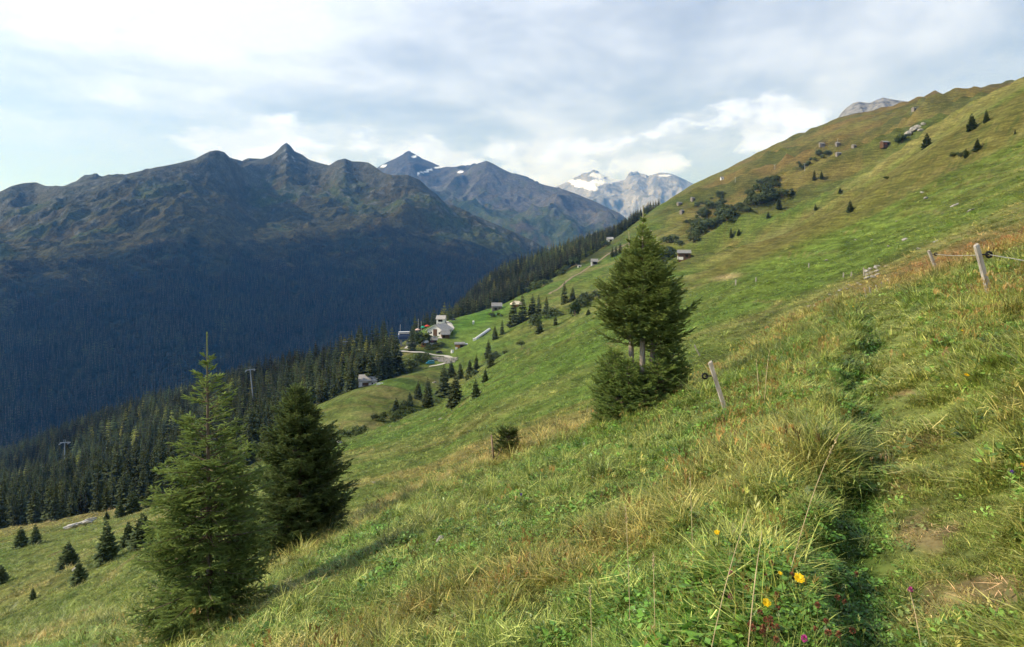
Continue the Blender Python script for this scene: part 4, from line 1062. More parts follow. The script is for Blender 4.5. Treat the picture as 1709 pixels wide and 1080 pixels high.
def gable(w, l, hw, hr):
    """body with gables at +-x, ridge along x; sunk into the slope"""
    b = -2.5
    v = [(-w/2, -l/2, b), (w/2, -l/2, b), (w/2, l/2, b), (-w/2, l/2, b), (-w/2, -l/2, hw), (w/2, -l/2, hw), (w/2, l/2, hw), (-w/2, l/2, hw), (-w/2, 0, hw + hr), (w/2, 0, hw + hr)]
    f = [(0, 1, 5, 4), (2, 3, 7, 6), (1, 2, 6, 9, 5), (3, 0, 4, 8, 7), (4, 5, 9, 8), (6, 7, 8, 9)]
    return v, f
def roof_slab(w, l, hw, hr, side, over=0.5, th=0.18):
    """one slope of the roof with thickness, eaves overhanging"""
    k = hr / (l / 2); e = l / 2 + over; x = w / 2 + over * 0.8
    zt = hw + hr + 0.05; ze = hw - k * over + 0.05
    v = []
    for dz in (0, th):
        v += [(-x, 0, zt + dz), (x, 0, zt + dz), (x, side * e, ze + dz), (-x, side * e, ze + dz)]
    f = [(0, 1, 2, 3), (7, 6, 5, 4), (0, 4, 5, 1), (1, 5, 6, 2), (2, 6, 7, 3), (3, 7, 4, 0)]
    return v, f
def house(name, label, p, rz, w, l, hw, hr, mwall, mroof, cat='house', over=0.5, mroof2=None, openings=(), chimney=None, base=None, gable_mat=None, group=None, lift=0.0):
    root = empty(name, (p.x, p.y, p.z + lift), rz); tag(root, label, cat, group)
    mesh_obj('wall', *gable(w, l, hw, hr), [mwall], parent=root)
    for s in (-1, 1):
        mesh_obj('roof', *roof_slab(w, l, hw, hr, s, over), [mroof2 if (mroof2 and s < 0) else mroof], parent=root)
    for nm, face, a, z, sw, sh, m in openings:
        # face: 'f' front (-y), 'b', 'l' (-x), 'r' (+x); a = offset along the face
        t = 0.10
        if face in 'fb': c = (a, (-1 if face == 'f' else 1) * (l / 2), z); s_ = (sw, t, sh)
        else: c = ((-1 if face == 'l' else 1) * (w / 2), a, z); s_ = (t, sw, sh)
        o = mesh_obj(nm, *box(*c, *s_), [m], parent=root)
        if nm == 'window':
            if face in 'fb': fr = [box(c[0], c[1], c[2] + q * (sh / 2 + 0.05), sw + 0.2, t + 0.08, 0.1) for q in (-1, 1)] + [box(c[0] + q * (sw / 2 + 0.05), c[1], c[2], 0.1, t + 0.07, sh) for q in (-1, 1)]
            else: fr = [box(c[0], c[1], c[2] + q * (sh / 2 + 0.05), t + 0.08, sw + 0.2, 0.1) for q in (-1, 1)] + [box(c[0], c[1] + q * (sw / 2 + 0.05), c[2], t + 0.07, 0.1, sh) for q in (-1, 1)]
            mesh_obj('frame', *join(fr), [M_TIMBER], parent=o)
    if chimney:
        cx, cy, h = chimney
        zr = hw + hr * (1 - abs(cy) / (l / 2))
        mesh_obj('chimney', *join([box(cx, cy, zr + h / 2 - 0.4, 0.9, 0.9, h + 0.8), box(cx, cy, zr + h + 0.1, 1.15, 1.15, 0.2)]), [M_CONCRETE], parent=root)
    if gable_mat:
        m, side, hh = gable_mat
        x = side * (w / 2 + 0.07); q = 0.97
        v = []
        for dx in (0, side * -0.12): v += [(x + dx, -l/2 * q, hh), (x + dx, l/2 * q, hh), (x + dx, l/2 * q, hw), (x + dx, 0, hw + hr * q), (x + dx, -l/2 * q, hw)]
        mesh_obj('gable_cladding', v, [(0, 1, 2, 3, 4), (9, 8, 7, 6, 5), (0, 5, 6, 1), (1, 6, 7, 2), (2, 7, 8, 3), (3, 8, 9, 4), (4, 9, 5, 0)], [m], parent=root)
    return root
def m_at(px, d): return 1.0 / F_PX * d
# stone barn on the meadow brow
p = at(614, 643, 200); s = p.y / F_PX
house('stone_barn', 'whitewashed stone barn with pale slab roof on the brow before the forest', p + Vector((0, 1.5, 0)), 0.12, 30 * s, 20 * s, 8.5 * s, 8 * s, M_WHITE, M_SLATE, 'barn', 0.4,
      openings=(('door', 'f', -1.2, 0.9, 3.2, 1.7, M_TIMBER), ('window', 'f', 2.2, 1.1, 0.6, 0.6, M_DARK)))
for dx, w_, lb in ((-8.5, 1.9, 'pale stone trough at the lower end of the stone barn'), (21, 2.6, 'pale stone bench at the upper end of the stone barn')):
    q = at(614 + dx, 643 - (dx > 0) * 3, 200) + Vector((0, -1.2, 0)); q.z = float(H(q.x, q.y))
    r_ = empty('stone_trough', q, 0.12); tag(r_, lb, 'trough')
    mesh_obj('basin', *join([box(0, -0.3, 0.2, w_, 0.12, 0.8), box(0, 0.3, 0.2, w_, 0.12, 0.8), box(-w_/2, 0, 0.2, 0.12, 0.5, 0.8), box(w_/2, 0, 0.2, 0.12, 0.5, 0.8), box(0, 0, 0.0, w_, 0.5, 0.3)]), [M_WHITE], parent=r_)
# white chalet, gable towards the viewer
p = at(732, 561, 400); s = p.y / F_PX
house('white_chalet', 'large white chalet with wide bright roof and brown timber gable in the hamlet', p + Vector((0, 7, 0)), math.radians(68), 32 * s, 29 * s, 10 * s, 8.5 * s, M_WHITE, M_PALEROOF, 'chalet', 1.2, mroof2=M_SLATE,
      openings=(('window', 'l', 3.2, 2.2, 1.1, 1.2, M_GLASS), ('window', 'l', -3.4, 2.0, 1.1, 1.2, M_GLASS), ('door', 'l', 0.0, 2.2, 3.2, 5.2, M_TIMBER), ('window', 'l', 5.0, 1.8, 1.0, 1.1, M_GLASS), ('window', 'f', 2.5, 2.0, 1.1, 1.2, M_GLASS)), chimney=(-1.5, 0.6, 1.2))
p = at(743, 563, 400); s = p.y / F_PX
house('timber_shed', 'dark brown timber shed with slab roof beside the white chalet', p, math.radians(15), 13 * s, 13 * s, 6 * s, 5 * s, M_TIMBER, M_SLATED, 'shed', 0.6, openings=(('door', 'f', -1.2, 1.1, 1.2, 2.0, M_DARK),))
p = at(736, 541, 420); s = p.y / F_PX
house('stone_hut', 'cream stone hut with dark loggia uppermost in the hamlet', p + Vector((0, 3, 0)), math.radians(-8), 14 * s, 12 * s, 9 * s, 4.5 * s, M_WHITE, M_SLATE, 'hut', 0.7,
      openings=(('loggia', 'f', -0.2, 2.5, 3.4, 1.6, M_DARK), ('door', 'r', 0.5, 1.0, 1.1, 2.0, M_TIMBER)))
# lift station: hood on legs
def lift_station():
    p = at(675, 577, 395); s = p.y / F_PX
    root = empty('lift_station', p, math.radians(10)); tag(root, 'chairlift station with rounded blue and white hood on grey legs', 'lift station')
    W, Lh, z0 = 20 * s, 5.0, 11 * s
    prof = [(-1, 0), (-1.02, 0.45), (-0.9, 0.8), (-0.6, 0.98), (0, 1.05), (0.6, 0.98), (0.9, 0.8), (1.02, 0.45), (1, 0)]
    hh = 11 * s
    v = []; f = []
    for x in (-W / 2, -W / 2 + 0.6, W / 2 - 0.6, W / 2):
        k = 0.86 if abs(x) > W / 2 - 0.1 else 1.0
        v += [(x, a * Lh / 2 * k, z0 + b * hh * k + (1 - k) * hh * 0.4) for a, b in prof]
    n = len(prof)
    for r_ in range(3):
        for i in range(n - 1): f.append((r_ * n + i, r_ * n + i + 1, (r_ + 1) * n + i + 1, (r_ + 1) * n + i))
        f.append((r_ * n, (r_ + 1) * n, (r_ + 1) * n + n - 1, r_ * n + n - 1))
    f.append(tuple(range(n - 1, -1, -1))); f.append(tuple(3 * n + i for i in range(n)))
    mesh_obj('hood', v, f, [M_BLUEGLASS], parent=root, smooth=False)
    mesh_obj('hood_cap', *join([box(0, 0, z0 + hh * 1.09, W * 0.98, Lh * 0.66, 0.25), box(0, -Lh * 0.43, z0 + hh * 0.93, W * 0.98, 0.8, 0.22)]), [M_PALEROOF], parent=root)
    mesh_obj('base_beam', *box(0, 0, z0 - 0.2, W * 0.9, 1.4, 0.5), [M_METAL], parent=root)
    for x in (-W * 0.28, W * 0.25):
        mesh_obj('leg', *box(x, 0, z0 / 2 - 1.6, 1.5, 1.8, z0 + 2.6), [M_CONCRETE], parent=root)
    mesh_obj('control_cabin', *join([box(W * 0.5, -2.2, 1.0, 2.4, 2.2, 3.4), box(W * 0.5, -2.2, 2.85, 2.8, 2.6, 0.25)]), [M_CONCRETE], parent=root)
lift_station()
p = at(709, 578, 385); s = p.y / F_PX
house('orange_hut', 'small orange timber hut with pale roof below the leafy tree', p, math.radians(12), 11 * s, 8 * s, 6.5 * s, 2.5 * s, M_ORANGE, M_PALEROOF, 'hut', 0.4, openings=(('door', 'f', 1.4, 1.1, 1.2, 2.0, M_TIMBER), ('window', 'f', -1.0, 1.5, 0.9, 0.8, M_GLASS)))
p = at(721, 576, 385); s = p.y / F_PX
house('brown_house', 'dark brown house with white base joined behind the orange hut', p + Vector((0, 3.5, 0)), math.radians(12), 13 * s, 12 * s, 8.5 * s, 4 * s, M_TIMBER, M_SLATED, 'house', 0.7, openings=(('base', 'f', 0, 0.2, 5.0, 2.2, M_WHITE), ('window', 'f', -0.5, 2.4, 1.0, 0.9, M_RUST), ('window', 'f', 1.6, 2.4, 1.0, 0.9, M_GLASS)), chimney=(0.5, -0.6, 0.9))
# hut with curved pale roof
def arched_hut():
    p = at(767, 580, 360); s = p.y / F_PX
    root = empty('arched_hut', p, math.radians(8)); tag(root, 'hut with arched grey roof and orange brown front beside a white tank', 'hut')
    W, D, hw = 14 * s, 4.5, 5.5 * s
    mesh_obj('wall', *box(0, 0, hw / 2 - 1, W, D, hw + 2), [M_TIMBER], parent=root)
    mesh_obj('front_panel', *box(-W * 0.22, -D / 2 - 0.03, hw / 2 - 0.2, W * 0.42, 0.1, hw * 0.95), [M_ORANGE], parent=root)
    mesh_obj('door', *box(W * 0.22, -D / 2 - 0.03, hw / 2 - 0.2, 1.2, 0.12, hw * 0.85), [M_DARK], parent=root)
    v = []; f = []; n = 9
    for dz in (0, 0.2):
        for x in (-W / 2 - 0.7, W / 2 + 0.7):
            v += [(x, math.cos(math.pi * i / (n - 1)) * (D / 2 + 0.5), hw + math.sin(math.pi * i / (n - 1)) * 1.15 + dz) for i in range(n)]
    for i in range(n - 1):
        f += [(i, i + 1, n + i + 1, n + i), (2 * n + i, 3 * n + i, 3 * n + i + 1, 2 * n + i + 1), (i, 2 * n + i, 2 * n + i + 1, i + 1), (n + i, n + i + 1, 3 * n + i + 1, 3 * n + i)]
    mesh_obj('roof', v, f, [M_SLATED], parent=root)
    mesh_obj('canopy', *join([box(W * 0.72, 0, hw * 1.05, W * 0.5, D, 0.15)]), [M_PALEROOF], parent=root)
    for x, y in ((W * 0.95, -D * 0.42), (W * 0.95, D * 0.42)):
        mesh_obj('canopy_post', *box(x, y, hw * 0.5 - 0.7, 0.2, 0.2, hw + 1.4), [M_METAL], parent=root)
    mesh_obj('base', *box(-W * 0.40, -D / 2 - 0.5, -0.2, 1.4, 0.9, 1.6), [M_WHITE], parent=root)
    p = at(755, 589, 340)
    r2 = empty('water_tank', p); tag(r2, 'small white round tank on the slope below the arched hut', 'tank')
    mesh_obj('drum', *tube([(0, 0, -0.5), (0, 0, 1.75)], [0.95, 0.95], 16), [M_WHITE], parent=r2, smooth=False)
    mesh_obj('lid', *tube([(0, 0, 1.75), (0, 0, 1.83), (0, 0, 1.98)], [1.02, 1.02, 0.3], 16), [M_METAL], parent=r2)
arched_hut()
# barns further up
p = at(829, 517, 430); s = p.y / F_PX
house('grey_barn', 'weathered grey timber barn at the top of the village meadow', p, math.radians(5), 16 * s, 13 * s, 7 * s, 4.5 * s, M_TIMBER2, M_SLATED, 'barn', 0.7, openings=(('door', 'f', -1.0, 0.9, 2.0, 2.0, M_DARK), ('window', 'f', 2.0, 1.5, 0.7, 0.6, M_DARK)))
p = at(1143, 431, 380); s = p.y / F_PX
house('brown_barn', 'brown timber barn on a white stone base behind the tan ridge', p + Vector((0, 2, 0)), math.radians(-12), 20 * s, 15 * s, 9 * s, 4.5 * s, M_TIMBER, M_SLATED, 'barn', 0.7, openings=(('base', 'l', -0.6, 0.4, 4.2, 2.4, M_WHITE), ('base', 'f', -2.2, -0.1, 3.0, 1.9, M_WHITE), ('door', 'f', 1.6, 1.4, 1.8, 2.0, M_DARK)))
p = at(992, 444, 560); s = p.y / F_PX
house('track_barn', 'small grey barn with white corner wall beside the dirt track', p, math.radians(-8), 10 * s, 8 * s, 6 * s, 3.5 * s, M_TIMBER2, M_SLATED, 'barn', 0.8, openings=(('base', 'f', -2.6, 0.8, 1.4, 3.6, M_WHITE), ('door', 'f', 0.6, 1.6, 3.4, 2.4, M_DARK)))
p = at(1018, 403, 600); s = p.y / F_PX
house('forest_edge_hut', 'pale hut at the upper edge of the spur forest', p, math.radians(0), 10 * s, 7 * s, 4 * s, 3 * s, M_WHITE, M_SLATE, 'hut', 0.6, openings=(('door', 'f', 0.4, 1.0, 2.4, 1.9, M_DARK),))
p = at(967, 446, 560); s = p.y / F_PX
house('roadside_shelter', 'very small grey shelter left of the track barn', p, math.radians(0), 6 * s, 4 * s, 2.2 * s, 1.2 * s, M_WHITE, M_SLATED, 'shelter', 0.3, openings=(('door', 'f', 0, 0.5, 1.2, 1.3, M_DARK),))
p = at(1477, 243, 300); s = p.y / F_PX
house('ridge_hut', 'dark red brown timber hut on the upper ridge', p, math.radians(10), 13 * s, 8 * s, 5 * s, 2.5 * s, M_TIMBER, M_SLATED, 'hut', 0.5, openings=(('door', 'f', 1.5, 1.0, 1.2, 1.9, M_DARK), ('gable_board', 'f', -1.2, 1.3, 2.0, 1.6, M_RUST)))
p = at(1205, 300, 640); s = p.y / F_PX
house('white_hut', 'tiny white hut with grey roof near the skyline', p, math.radians(0), 5 * s, 4 * s, 3 * s, 1.8 * s, M_WHITE, M_SLATED, 'hut', 0.3, openings=(('door', 'f', 0, 1.0, 1.0, 1.9, M_TIMBER),))
for k, (px, py, w_, lb) in enumerate(((1371, 243, 7, 'tiny stone hut high on the heath, lower of two'), (1398, 242, 6, 'tiny stone hut high on the heath beside a mast'), (1399, 259, 8, 'small stone hut on the pasture between shrub rows'), (1425, 246, 6, 'tiny stone hut on the heath left of the ridge hut'), (1525, 184, 6, 'tiny hut near the top of the heath'), (1134, 342, 9, 'low stone hut on the slope above the forest spur'), (1156, 334, 7, 'small hut beside the shrub belt above the spur'), (1138, 355, 7, 'small hut below the low stone hut'))):
    p = at(px, py, 420); s = p.y / F_PX
    house('stone_cabin', lb, p, 0.1 * k, w_ * s, 4.5 * s, 2.8 * s, 1.8 * s, M_STONE, M_SLATED, 'hut', 0.3, openings=(('door', 'f', 0.2 * w_ * s, 0.8, 0.9, 1.7, M_DARK),))
# cream tent and terrace
def tent():
    p = at(863, 512, 430); s = p.y / F_PX; W = 22 * s
    root = empty('cream_tent', p + Vector((0, 2, 0)), math.radians(14)); tag(root, 'low cream tent roof beside the grey barn', 'tent')
    v = [(-W/2, -3, 2.1), (W/2, -3, 2.1), (W/2, 3, 2.1), (-W/2, 3, 2.1), (-W*0.22, 0, 4.7), (W*0.24, 0, 4.3), (-W/2, -3, 1.8), (W/2, -3, 1.8), (W/2, 3, 1.8), (-W/2, 3, 1.8)]
    f = [(0, 1, 5, 4), (1, 2, 5), (2, 3, 4, 5), (3, 0, 4), (0, 6, 7, 1), (1, 7, 8, 2), (2, 8, 9, 3), (3, 9, 6, 0)]
    mesh_obj('canvas', v, f, [M_CREAM], parent=root)
    for x in (-W * 0.48, 0, W * 0.48):
        for y in (-2.9, 2.9): mesh_obj('pole', *tube([(x, y, -1.5), (x, y, 2.1)], [0.09, 0.09], 6), [M_METAL], parent=root)
    mesh_obj('bar_front', *box(0, -1.5, 0.3, W * 0.7, 0.3, 2.0), [M_ORANGE], parent=root)
tent()
# conveyor tube
def conveyor():
    a = at(793, 568, 380); b = at(817, 551, 390)
    root = empty('conveyor_tunnel', a); tag(root, 'long white tube tunnel of a ski conveyor lying on the meadow', 'conveyor')
    d = b - a; n = 12; r_ = 1.15
    L_ = d.length; ux = d / L_; sd_ = Vector((ux.y, -ux.x, 0)).normalized(); up = sd_.cross(ux)
    for k in range(n):
        v = []; f = []; m = 9
        t0, t1 = k / n * L_ + 0.04, (k + 1) / n * L_ - 0.04
        for t in (t0, t1):
            for rr in (r_, r_ - 0.08):
                v += [tuple(ux * t + sd_ * math.cos(math.pi * i / (m - 1)) * rr + up * (math.sin(math.pi * i / (m - 1)) * rr + 0.35)) for i in range(m)]
        for i in range(m - 1):
            f += [(i, i + 1, 2 * m + i + 1, 2 * m + i), (m + i, 3 * m + i, 3 * m + i + 1, m + i + 1), (i, m + i, m + i + 1, i + 1), (2 * m + i, 2 * m + i + 1, 3 * m + i + 1, 3 * m + i)]
        mesh_obj('tube_segment', v, f, [M_PALEROOF], parent=root)
    q = -ux * 0.9
    mesh_obj('drive_box', *box(q.x, q.y, q.z + 0.7, 2.4, 2.0, 1.8), [M_WHITE], parent=root)
    p = at(790, 541, 420)
    r2 = empty('snow_gun', p); tag(r2, 'small white snow machine with brown pole on the village meadow', 'snow gun')
    mesh_obj('barrel', *tube([(-0.6, 0, 1.7), (0.2, 0, 1.8), (0.8, 0, 1.85)], [0.75, 0.9, 0.7], 12), [M_WHITE], parent=r2)
    mesh_obj('stand', *join([box(0, 0, 0.3, 1.3, 0.9, 1.6)]), [M_METAL], parent=r2)
    mesh_obj('marker_pole', *tube([(-2.6, 0, -0.4), (-2.6, 0, 2.4)], [0.12, 0.12], 6), [M_TIMBER], parent=r2)
conveyor()
# vehicles
M_TURQ = flat_mat('turquoise_paint', (0.02, 0.22, 0.30), 0.3, 0, 0.5, 0.05); M_BLACK = flat_mat('black_paint', (0.012, 0.012, 0.014), 0.3, 0, 0.5, 0.05); M_TYRE = flat_mat('rubber', (0.015, 0.015, 0.015), 0.9)
def vehicle(name, label, cat, p, rz, L_, W, Hh, mat, van):
    root = empty(name, p + Vector((0, 0, 0.0)), rz); tag(root, label, cat)
    pr = [(-0.5, 0.18), (-0.5, 0.55), (-0.47, 0.9), (-0.42, 1.0), (0.20, 1.0), (0.34, 0.62), (0.48, 0.52), (0.5, 0.2)] if van else [(-0.5, 0.2), (-0.5, 0.62), (-0.42, 0.66), (-0.34, 0.97), (0.06, 1.0), (0.22, 0.68), (0.47, 0.58), (0.5, 0.2)]
    n = len(pr); v = []; f = []
    for y, k in ((-W / 2, 0.0), (W / 2, 0.0)):
        v += [(a * L_, y * (0.86 if b > 0.7 else 1.0), b * Hh) for a, b in pr]
    for i in range(n): f.append((i, (i + 1) % n, n + (i + 1) % n, n + i))
    f += [tuple(range(n - 1, -1, -1)), tuple(n + i for i in range(n))]
    mesh_obj('body', v, f, [mat], parent=root)
    for sy in (-1, 1):
        xs = [(-0.40, 0.12)] if van else [(-0.30, 0.10)]
        for x0, x1 in xs:
            mesh_obj('window', *box((x0 + x1) / 2 * L_, sy * W * 0.455, 0.80 * Hh, (x1 - x0) * L_, 0.06, 0.22 * Hh), [M_GLASS], parent=root)
    for x in (-0.31, 0.31):
        for y in (-W / 2 + 0.05, W / 2 - 0.05):
            w_ = mesh_obj('wheel', *tube([(x * L_, y - 0.12, 0.34), (x * L_, y + 0.12, 0.34)], [0.34, 0.34], 14), [M_TYRE], parent=root)
            mesh_obj('rim', *tube([(x * L_, y - 0.14, 0.34), (x * L_, y + 0.14, 0.34)], [0.19, 0.19], 10), [M_METAL], parent=w_)
    for sy in (-1, 1): mesh_obj('headlight', *box(L_ * 0.495, sy * W * 0.36, 0.45 * Hh, 0.12, 0.3, 0.18), [M_WHITE], parent=root)
p = at(718, 609, 285); vehicle('van', 'turquoise van parked at the meadow edge below the retaining wall', 'van', p + Vector((0, 0.5, 0.25)), math.radians(188), 4.9, 2.0, 2.0, M_TURQ, True)
p = at(733, 590, 345); vehicle('parked_car', 'black car parked beside the gravel road', 'car', p + Vector((0, 0, 0.2)), math.radians(178), 4.3, 1.8, 1.5, M_BLACK, False)
p = at(756, 535, 440); vehicle('parked_car', 'dark car parked by the lane above the hamlet', 'car', p + Vector((0, 0, 0.2)), math.radians(170), 4.3, 1.8, 1.5, M_BLACK, False)

# roads and track, draped on the land
def ribbon(name, label, pts, width, mat, dmin, lift=0.10, n=60, camber=0.0):
    P = [at(a, b, dmin) for a, b in pts]
    t = np.linspace(0, len(P) - 1, n); X = np.interp(t, range(len(P)), [q.x for q in P]); Y = np.interp(t, range(len(P)), [q.y for q in P])
    X = gblur(X, 1.5, 0); Y = gblur(Y, 1.5, 0)
    dx = np.gradient(X); dy = np.gradient(Y); l = np.hypot(dx, dy); nx, ny = -dy / l, dx / l
    V = []
    for s_ in (-1, -0.33, 0.33, 1):
        xx = X + nx * s_ * width / 2; yy = Y + ny * s_ * width / 2
        V.append(np.stack([xx, yy, H(xx, yy) * 0.35 + H(X, Y) * 0.65 + lift + (0.12 if abs(s_) < 0.5 else 0)], 1))
    V = np.stack(V, 0).transpose(1, 0, 2).reshape(-1, 3)
    f = [(i * 4 + k, i * 4 + k + 1, i * 4 + k + 5, i * 4 + k + 4) for i in range(n - 1) for k in range(3)]
    o = mesh_obj(name, V, f, [mat], smooth=True); tag(o, label, kind='structure'); return o
M_GRAVEL = noisy_mat('gravel', (0.36, 0.34, 0.30), (0.52, 0.49, 0.44), 0.8, 0.95, (1, 1, 1), 0.02)
M_DIRT = noisy_mat('dirt', (0.15, 0.115, 0.075), (0.24, 0.19, 0.13), 0.5, 0.95, (1, 1, 1), 0.02)
ribbon('gravel_road', 'pale gravel road into the hamlet', [(668, 586), (690, 588.5), (715, 591), (740, 594), (764, 596.5)], 3.4, M_GRAVEL, 330, 0.35)
ribbon('lane', 'pale lane winding past the chalet', [(744, 537), (750, 541), (755, 548), (750, 554), (744, 558), (733, 566)], 3.4, M_GRAVEL, 410, 0.30)
ribbon('forecourt_path', 'pale path by the lift station', [(677, 583), (683, 578), (690, 573)], 3.2, M_GRAVEL, 395, 0.35)
ribbon('meadow_track', 'pale track to the parked van', [(716, 612), (730, 610), (742, 607)], 2.6, M_GRAVEL, 290, 0.2)
ribbon('dirt_track', 'brown dirt track climbing across the slope beyond the gully', [(915, 494), (938, 477), (960, 460), (985, 445), (1010, 428), (1050, 405), (1090, 383)], 2.4, M_DIRT, 470, 0.3)

# boulder retaining wall
ROCKS = []
def rock_mesh(seed, flat=0.75):
    bm = bmesh.new(); bmesh.ops.create_icosphere(bm, subdivisions=2, radius=0.5)
    r = np.random.default_rng(seed); pl = r.normal(0, 1, (9, 3)); pl /= np.linalg.norm(pl, axis=1)[:, None]; dd = r.uniform(0.27, 0.44, 9)
    for v in bm.verts:
        c = np.array(v.co)
        for q, w in zip(pl, dd):
            e = c.dot(q) - w
            if e > 0: c = c - q * e
        c = c * (1 + 0.05 * r.normal())
        v.co = (c[0] * 1.2, c[1], c[2] * flat)
    me = bpy.data.meshes.new('rock_shape'); bm.to_mesh(me); bm.free()
    me.materials.append(M_ROCK); return me
M_ROCK = noisy_mat('pale_rock', (0.16, 0.15, 0.13), (0.40, 0.375, 0.34), 5.0, 0.95, (1, 1, 1), 0.04)
ROCKS = [rock_mesh(k) for k in range(5)]
def boulder_wall():
    P0 = at(722, 598, 330); root = empty('retaining_wall', P0); tag(root, 'retaining wall of pale boulders below the gravel road', 'wall')
    r = np.random.default_rng(3)
    for px in np.arange(719, 764, 2.3):
        for m_, py in enumerate(np.arange(597.6 + 0.03 * (px - 719), float(np.interp(px, [719, 728, 745, 756, 764], [599, 603.5, 608, 606.5, 602])), 2.1)):
            q = at(px + r.uniform(-0.6, 0.6), py, 300)
            o = bpy.data.objects.new('boulder', ROCKS[int(r.integers(5))]); link(o); o.parent = root
            s_ = r.uniform(1.0, 1.5)
            o.location = (q.x - P0.x, q.y - P0.y, q.z - P0.z + 0.3)
            o.rotation_euler = tuple(r.uniform(0, 6.28, 3)); o.scale = (s_, s_, s_)
boulder_wall()
# poles, parasols, pylons
def flagpole(px, py, hpx, dmin, label):
    p = at(px, py, dmin); h = hpx / F_PX * p.y; root = empty('flagpole', p); tag(root, label, 'pole')
    mesh_obj('pole', *tube([(0, 0, -1), (0, 0, h)], [0.14, 0.08], 6), [M_PALEROOF], parent=root)
    mesh_obj('cap', *tube([(0, 0, h), (0, 0, h + 0.15)], [0.14, 0.02], 6), [M_METAL], parent=root)
flagpole(698, 553, 22, 400, 'taller flagpole beside the parasols of the terrace'); flagpole(703, 552, 15, 400, 'shorter flagpole beside the parasols of the terrace'); flagpole(668, 570, 32, 400, 'thin mast rising behind the lift station')
def parasol(px, py, w_, c, label, mats={}):
    p = at(px, py, 410); s = p.y / F_PX; root = empty('parasol', p); tag(root, label, 'parasol', 'parasols on the chalet terrace')
    r_ = w_ * s / 2; v = [(0, 0, 3.3)] + [(math.cos(i * math.pi / 4) * r_, math.sin(i * math.pi / 4) * r_, 2.3) for i in range(8)] + [(math.cos(i * math.pi / 4) * r_, math.sin(i * math.pi / 4) * r_, 2.0) for i in range(8)]
    f = [(0, 1 + i, 1 + (i + 1) % 8) for i in range(8)] + [(1 + i, 9 + i, 9 + (i + 1) % 8, 1 + (i + 1) % 8) for i in range(8)]
    mesh_obj('canopy', v, f, [flat_mat('parasol_cloth', c)], parent=root); mesh_obj('pole', *tube([(0, 0, -0.5), (0, 0, 3.2)], [0.06, 0.06], 6), [M_METAL], parent=root)
parasol(697, 552, 9, (0.6, 0.42, 0.36), 'pale pink parasol on the chalet terrace'); parasol(706, 551, 8, (0.02, 0.30, 0.18), 'green parasol on the chalet terrace'); parasol(713, 549, 9, (0.5, 0.06, 0.03), 'red parasol at the corner of the chalet')
def pylon(px, py, hpx, dmin, label, lean=0.0):
    p = at(px, py, dmin); h = hpx / F_PX * p.y; root = empty('lift_pylon', p); root.rotation_euler = (0, lean, 0.25); tag(root, label, 'pylon', 'chairlift pylons')
    mesh_obj('mast', *tube([(0, 0, -8), (0, 0, h)], [0.5, 0.32], 10), [M_PYL], parent=root)
    mesh_obj('crossarm', *box(0, 0, h - 0.3, 5.6, 0.5, 0.5), [M_PYL], parent=root)
    for s_ in (-1, 1):
        sh = mesh_obj('sheave_assembly', *box(s_ * 2.6, 0, h - 0.9, 0.4, 4.2, 0.5), [M_PYL], parent=root)
        for q in (-1.5, -0.5, 0.5, 1.5): mesh_obj('sheave', *tube([(s_ * 2.6 - 0.15, q, h - 1.35), (s_ * 2.6 + 0.15, q, h - 1.35)], [0.3, 0.3], 10), [M_TYRE], parent=sh)
    mesh_obj('lifting_frame', *join([box(-0.5, 0, h + 0.7, 0.15, 0.15, 1.6), box(0.5, 0, h + 0.7, 0.15, 0.15, 1.6), box(0, 0, h + 1.5, 1.4, 0.15, 0.15)]), [M_PYL], parent=root)
M_PYL = flat_mat('pylon_paint', (0.27, 0.30, 0.35), 0.5, 0.2)
p_ = at(423, 652, 180)
pylon(423, 668, 52, 330, 'silver chairlift pylon rising from the forest above the dense spruce', -0.10)
pylon(108, 770, 32, 300, 'chairlift pylon low in the forest at the left'); pylon(576, 596, 28, 400, 'chairlift pylon head above the trees left of the station')
for px, py, h, lb in ((1343, 285, 12, 'thin ski lift mast high on the heath beside the shrub row'), (1293, 283, 8, 'thin ski lift mast below the heath huts'), (1227, 304, 8, 'thin ski lift mast near the white hut'), (1398, 240, 8, 'thin mast beside the tiny heath hut')):
    p = at(px, py, 420); hh = h / F_PX * p.y; r_ = empty('lift_mast', p); tag(r_, lb, 'mast')
    mesh_obj('mast', *tube([(0, 0, -1), (0, 0, hh)], [0.22, 0.16], 6), [M_PYL], parent=r_); mesh_obj('crossarm', *box(0, 0, hh, 2.4, 0.2, 0.2), [M_PYL], parent=r_)

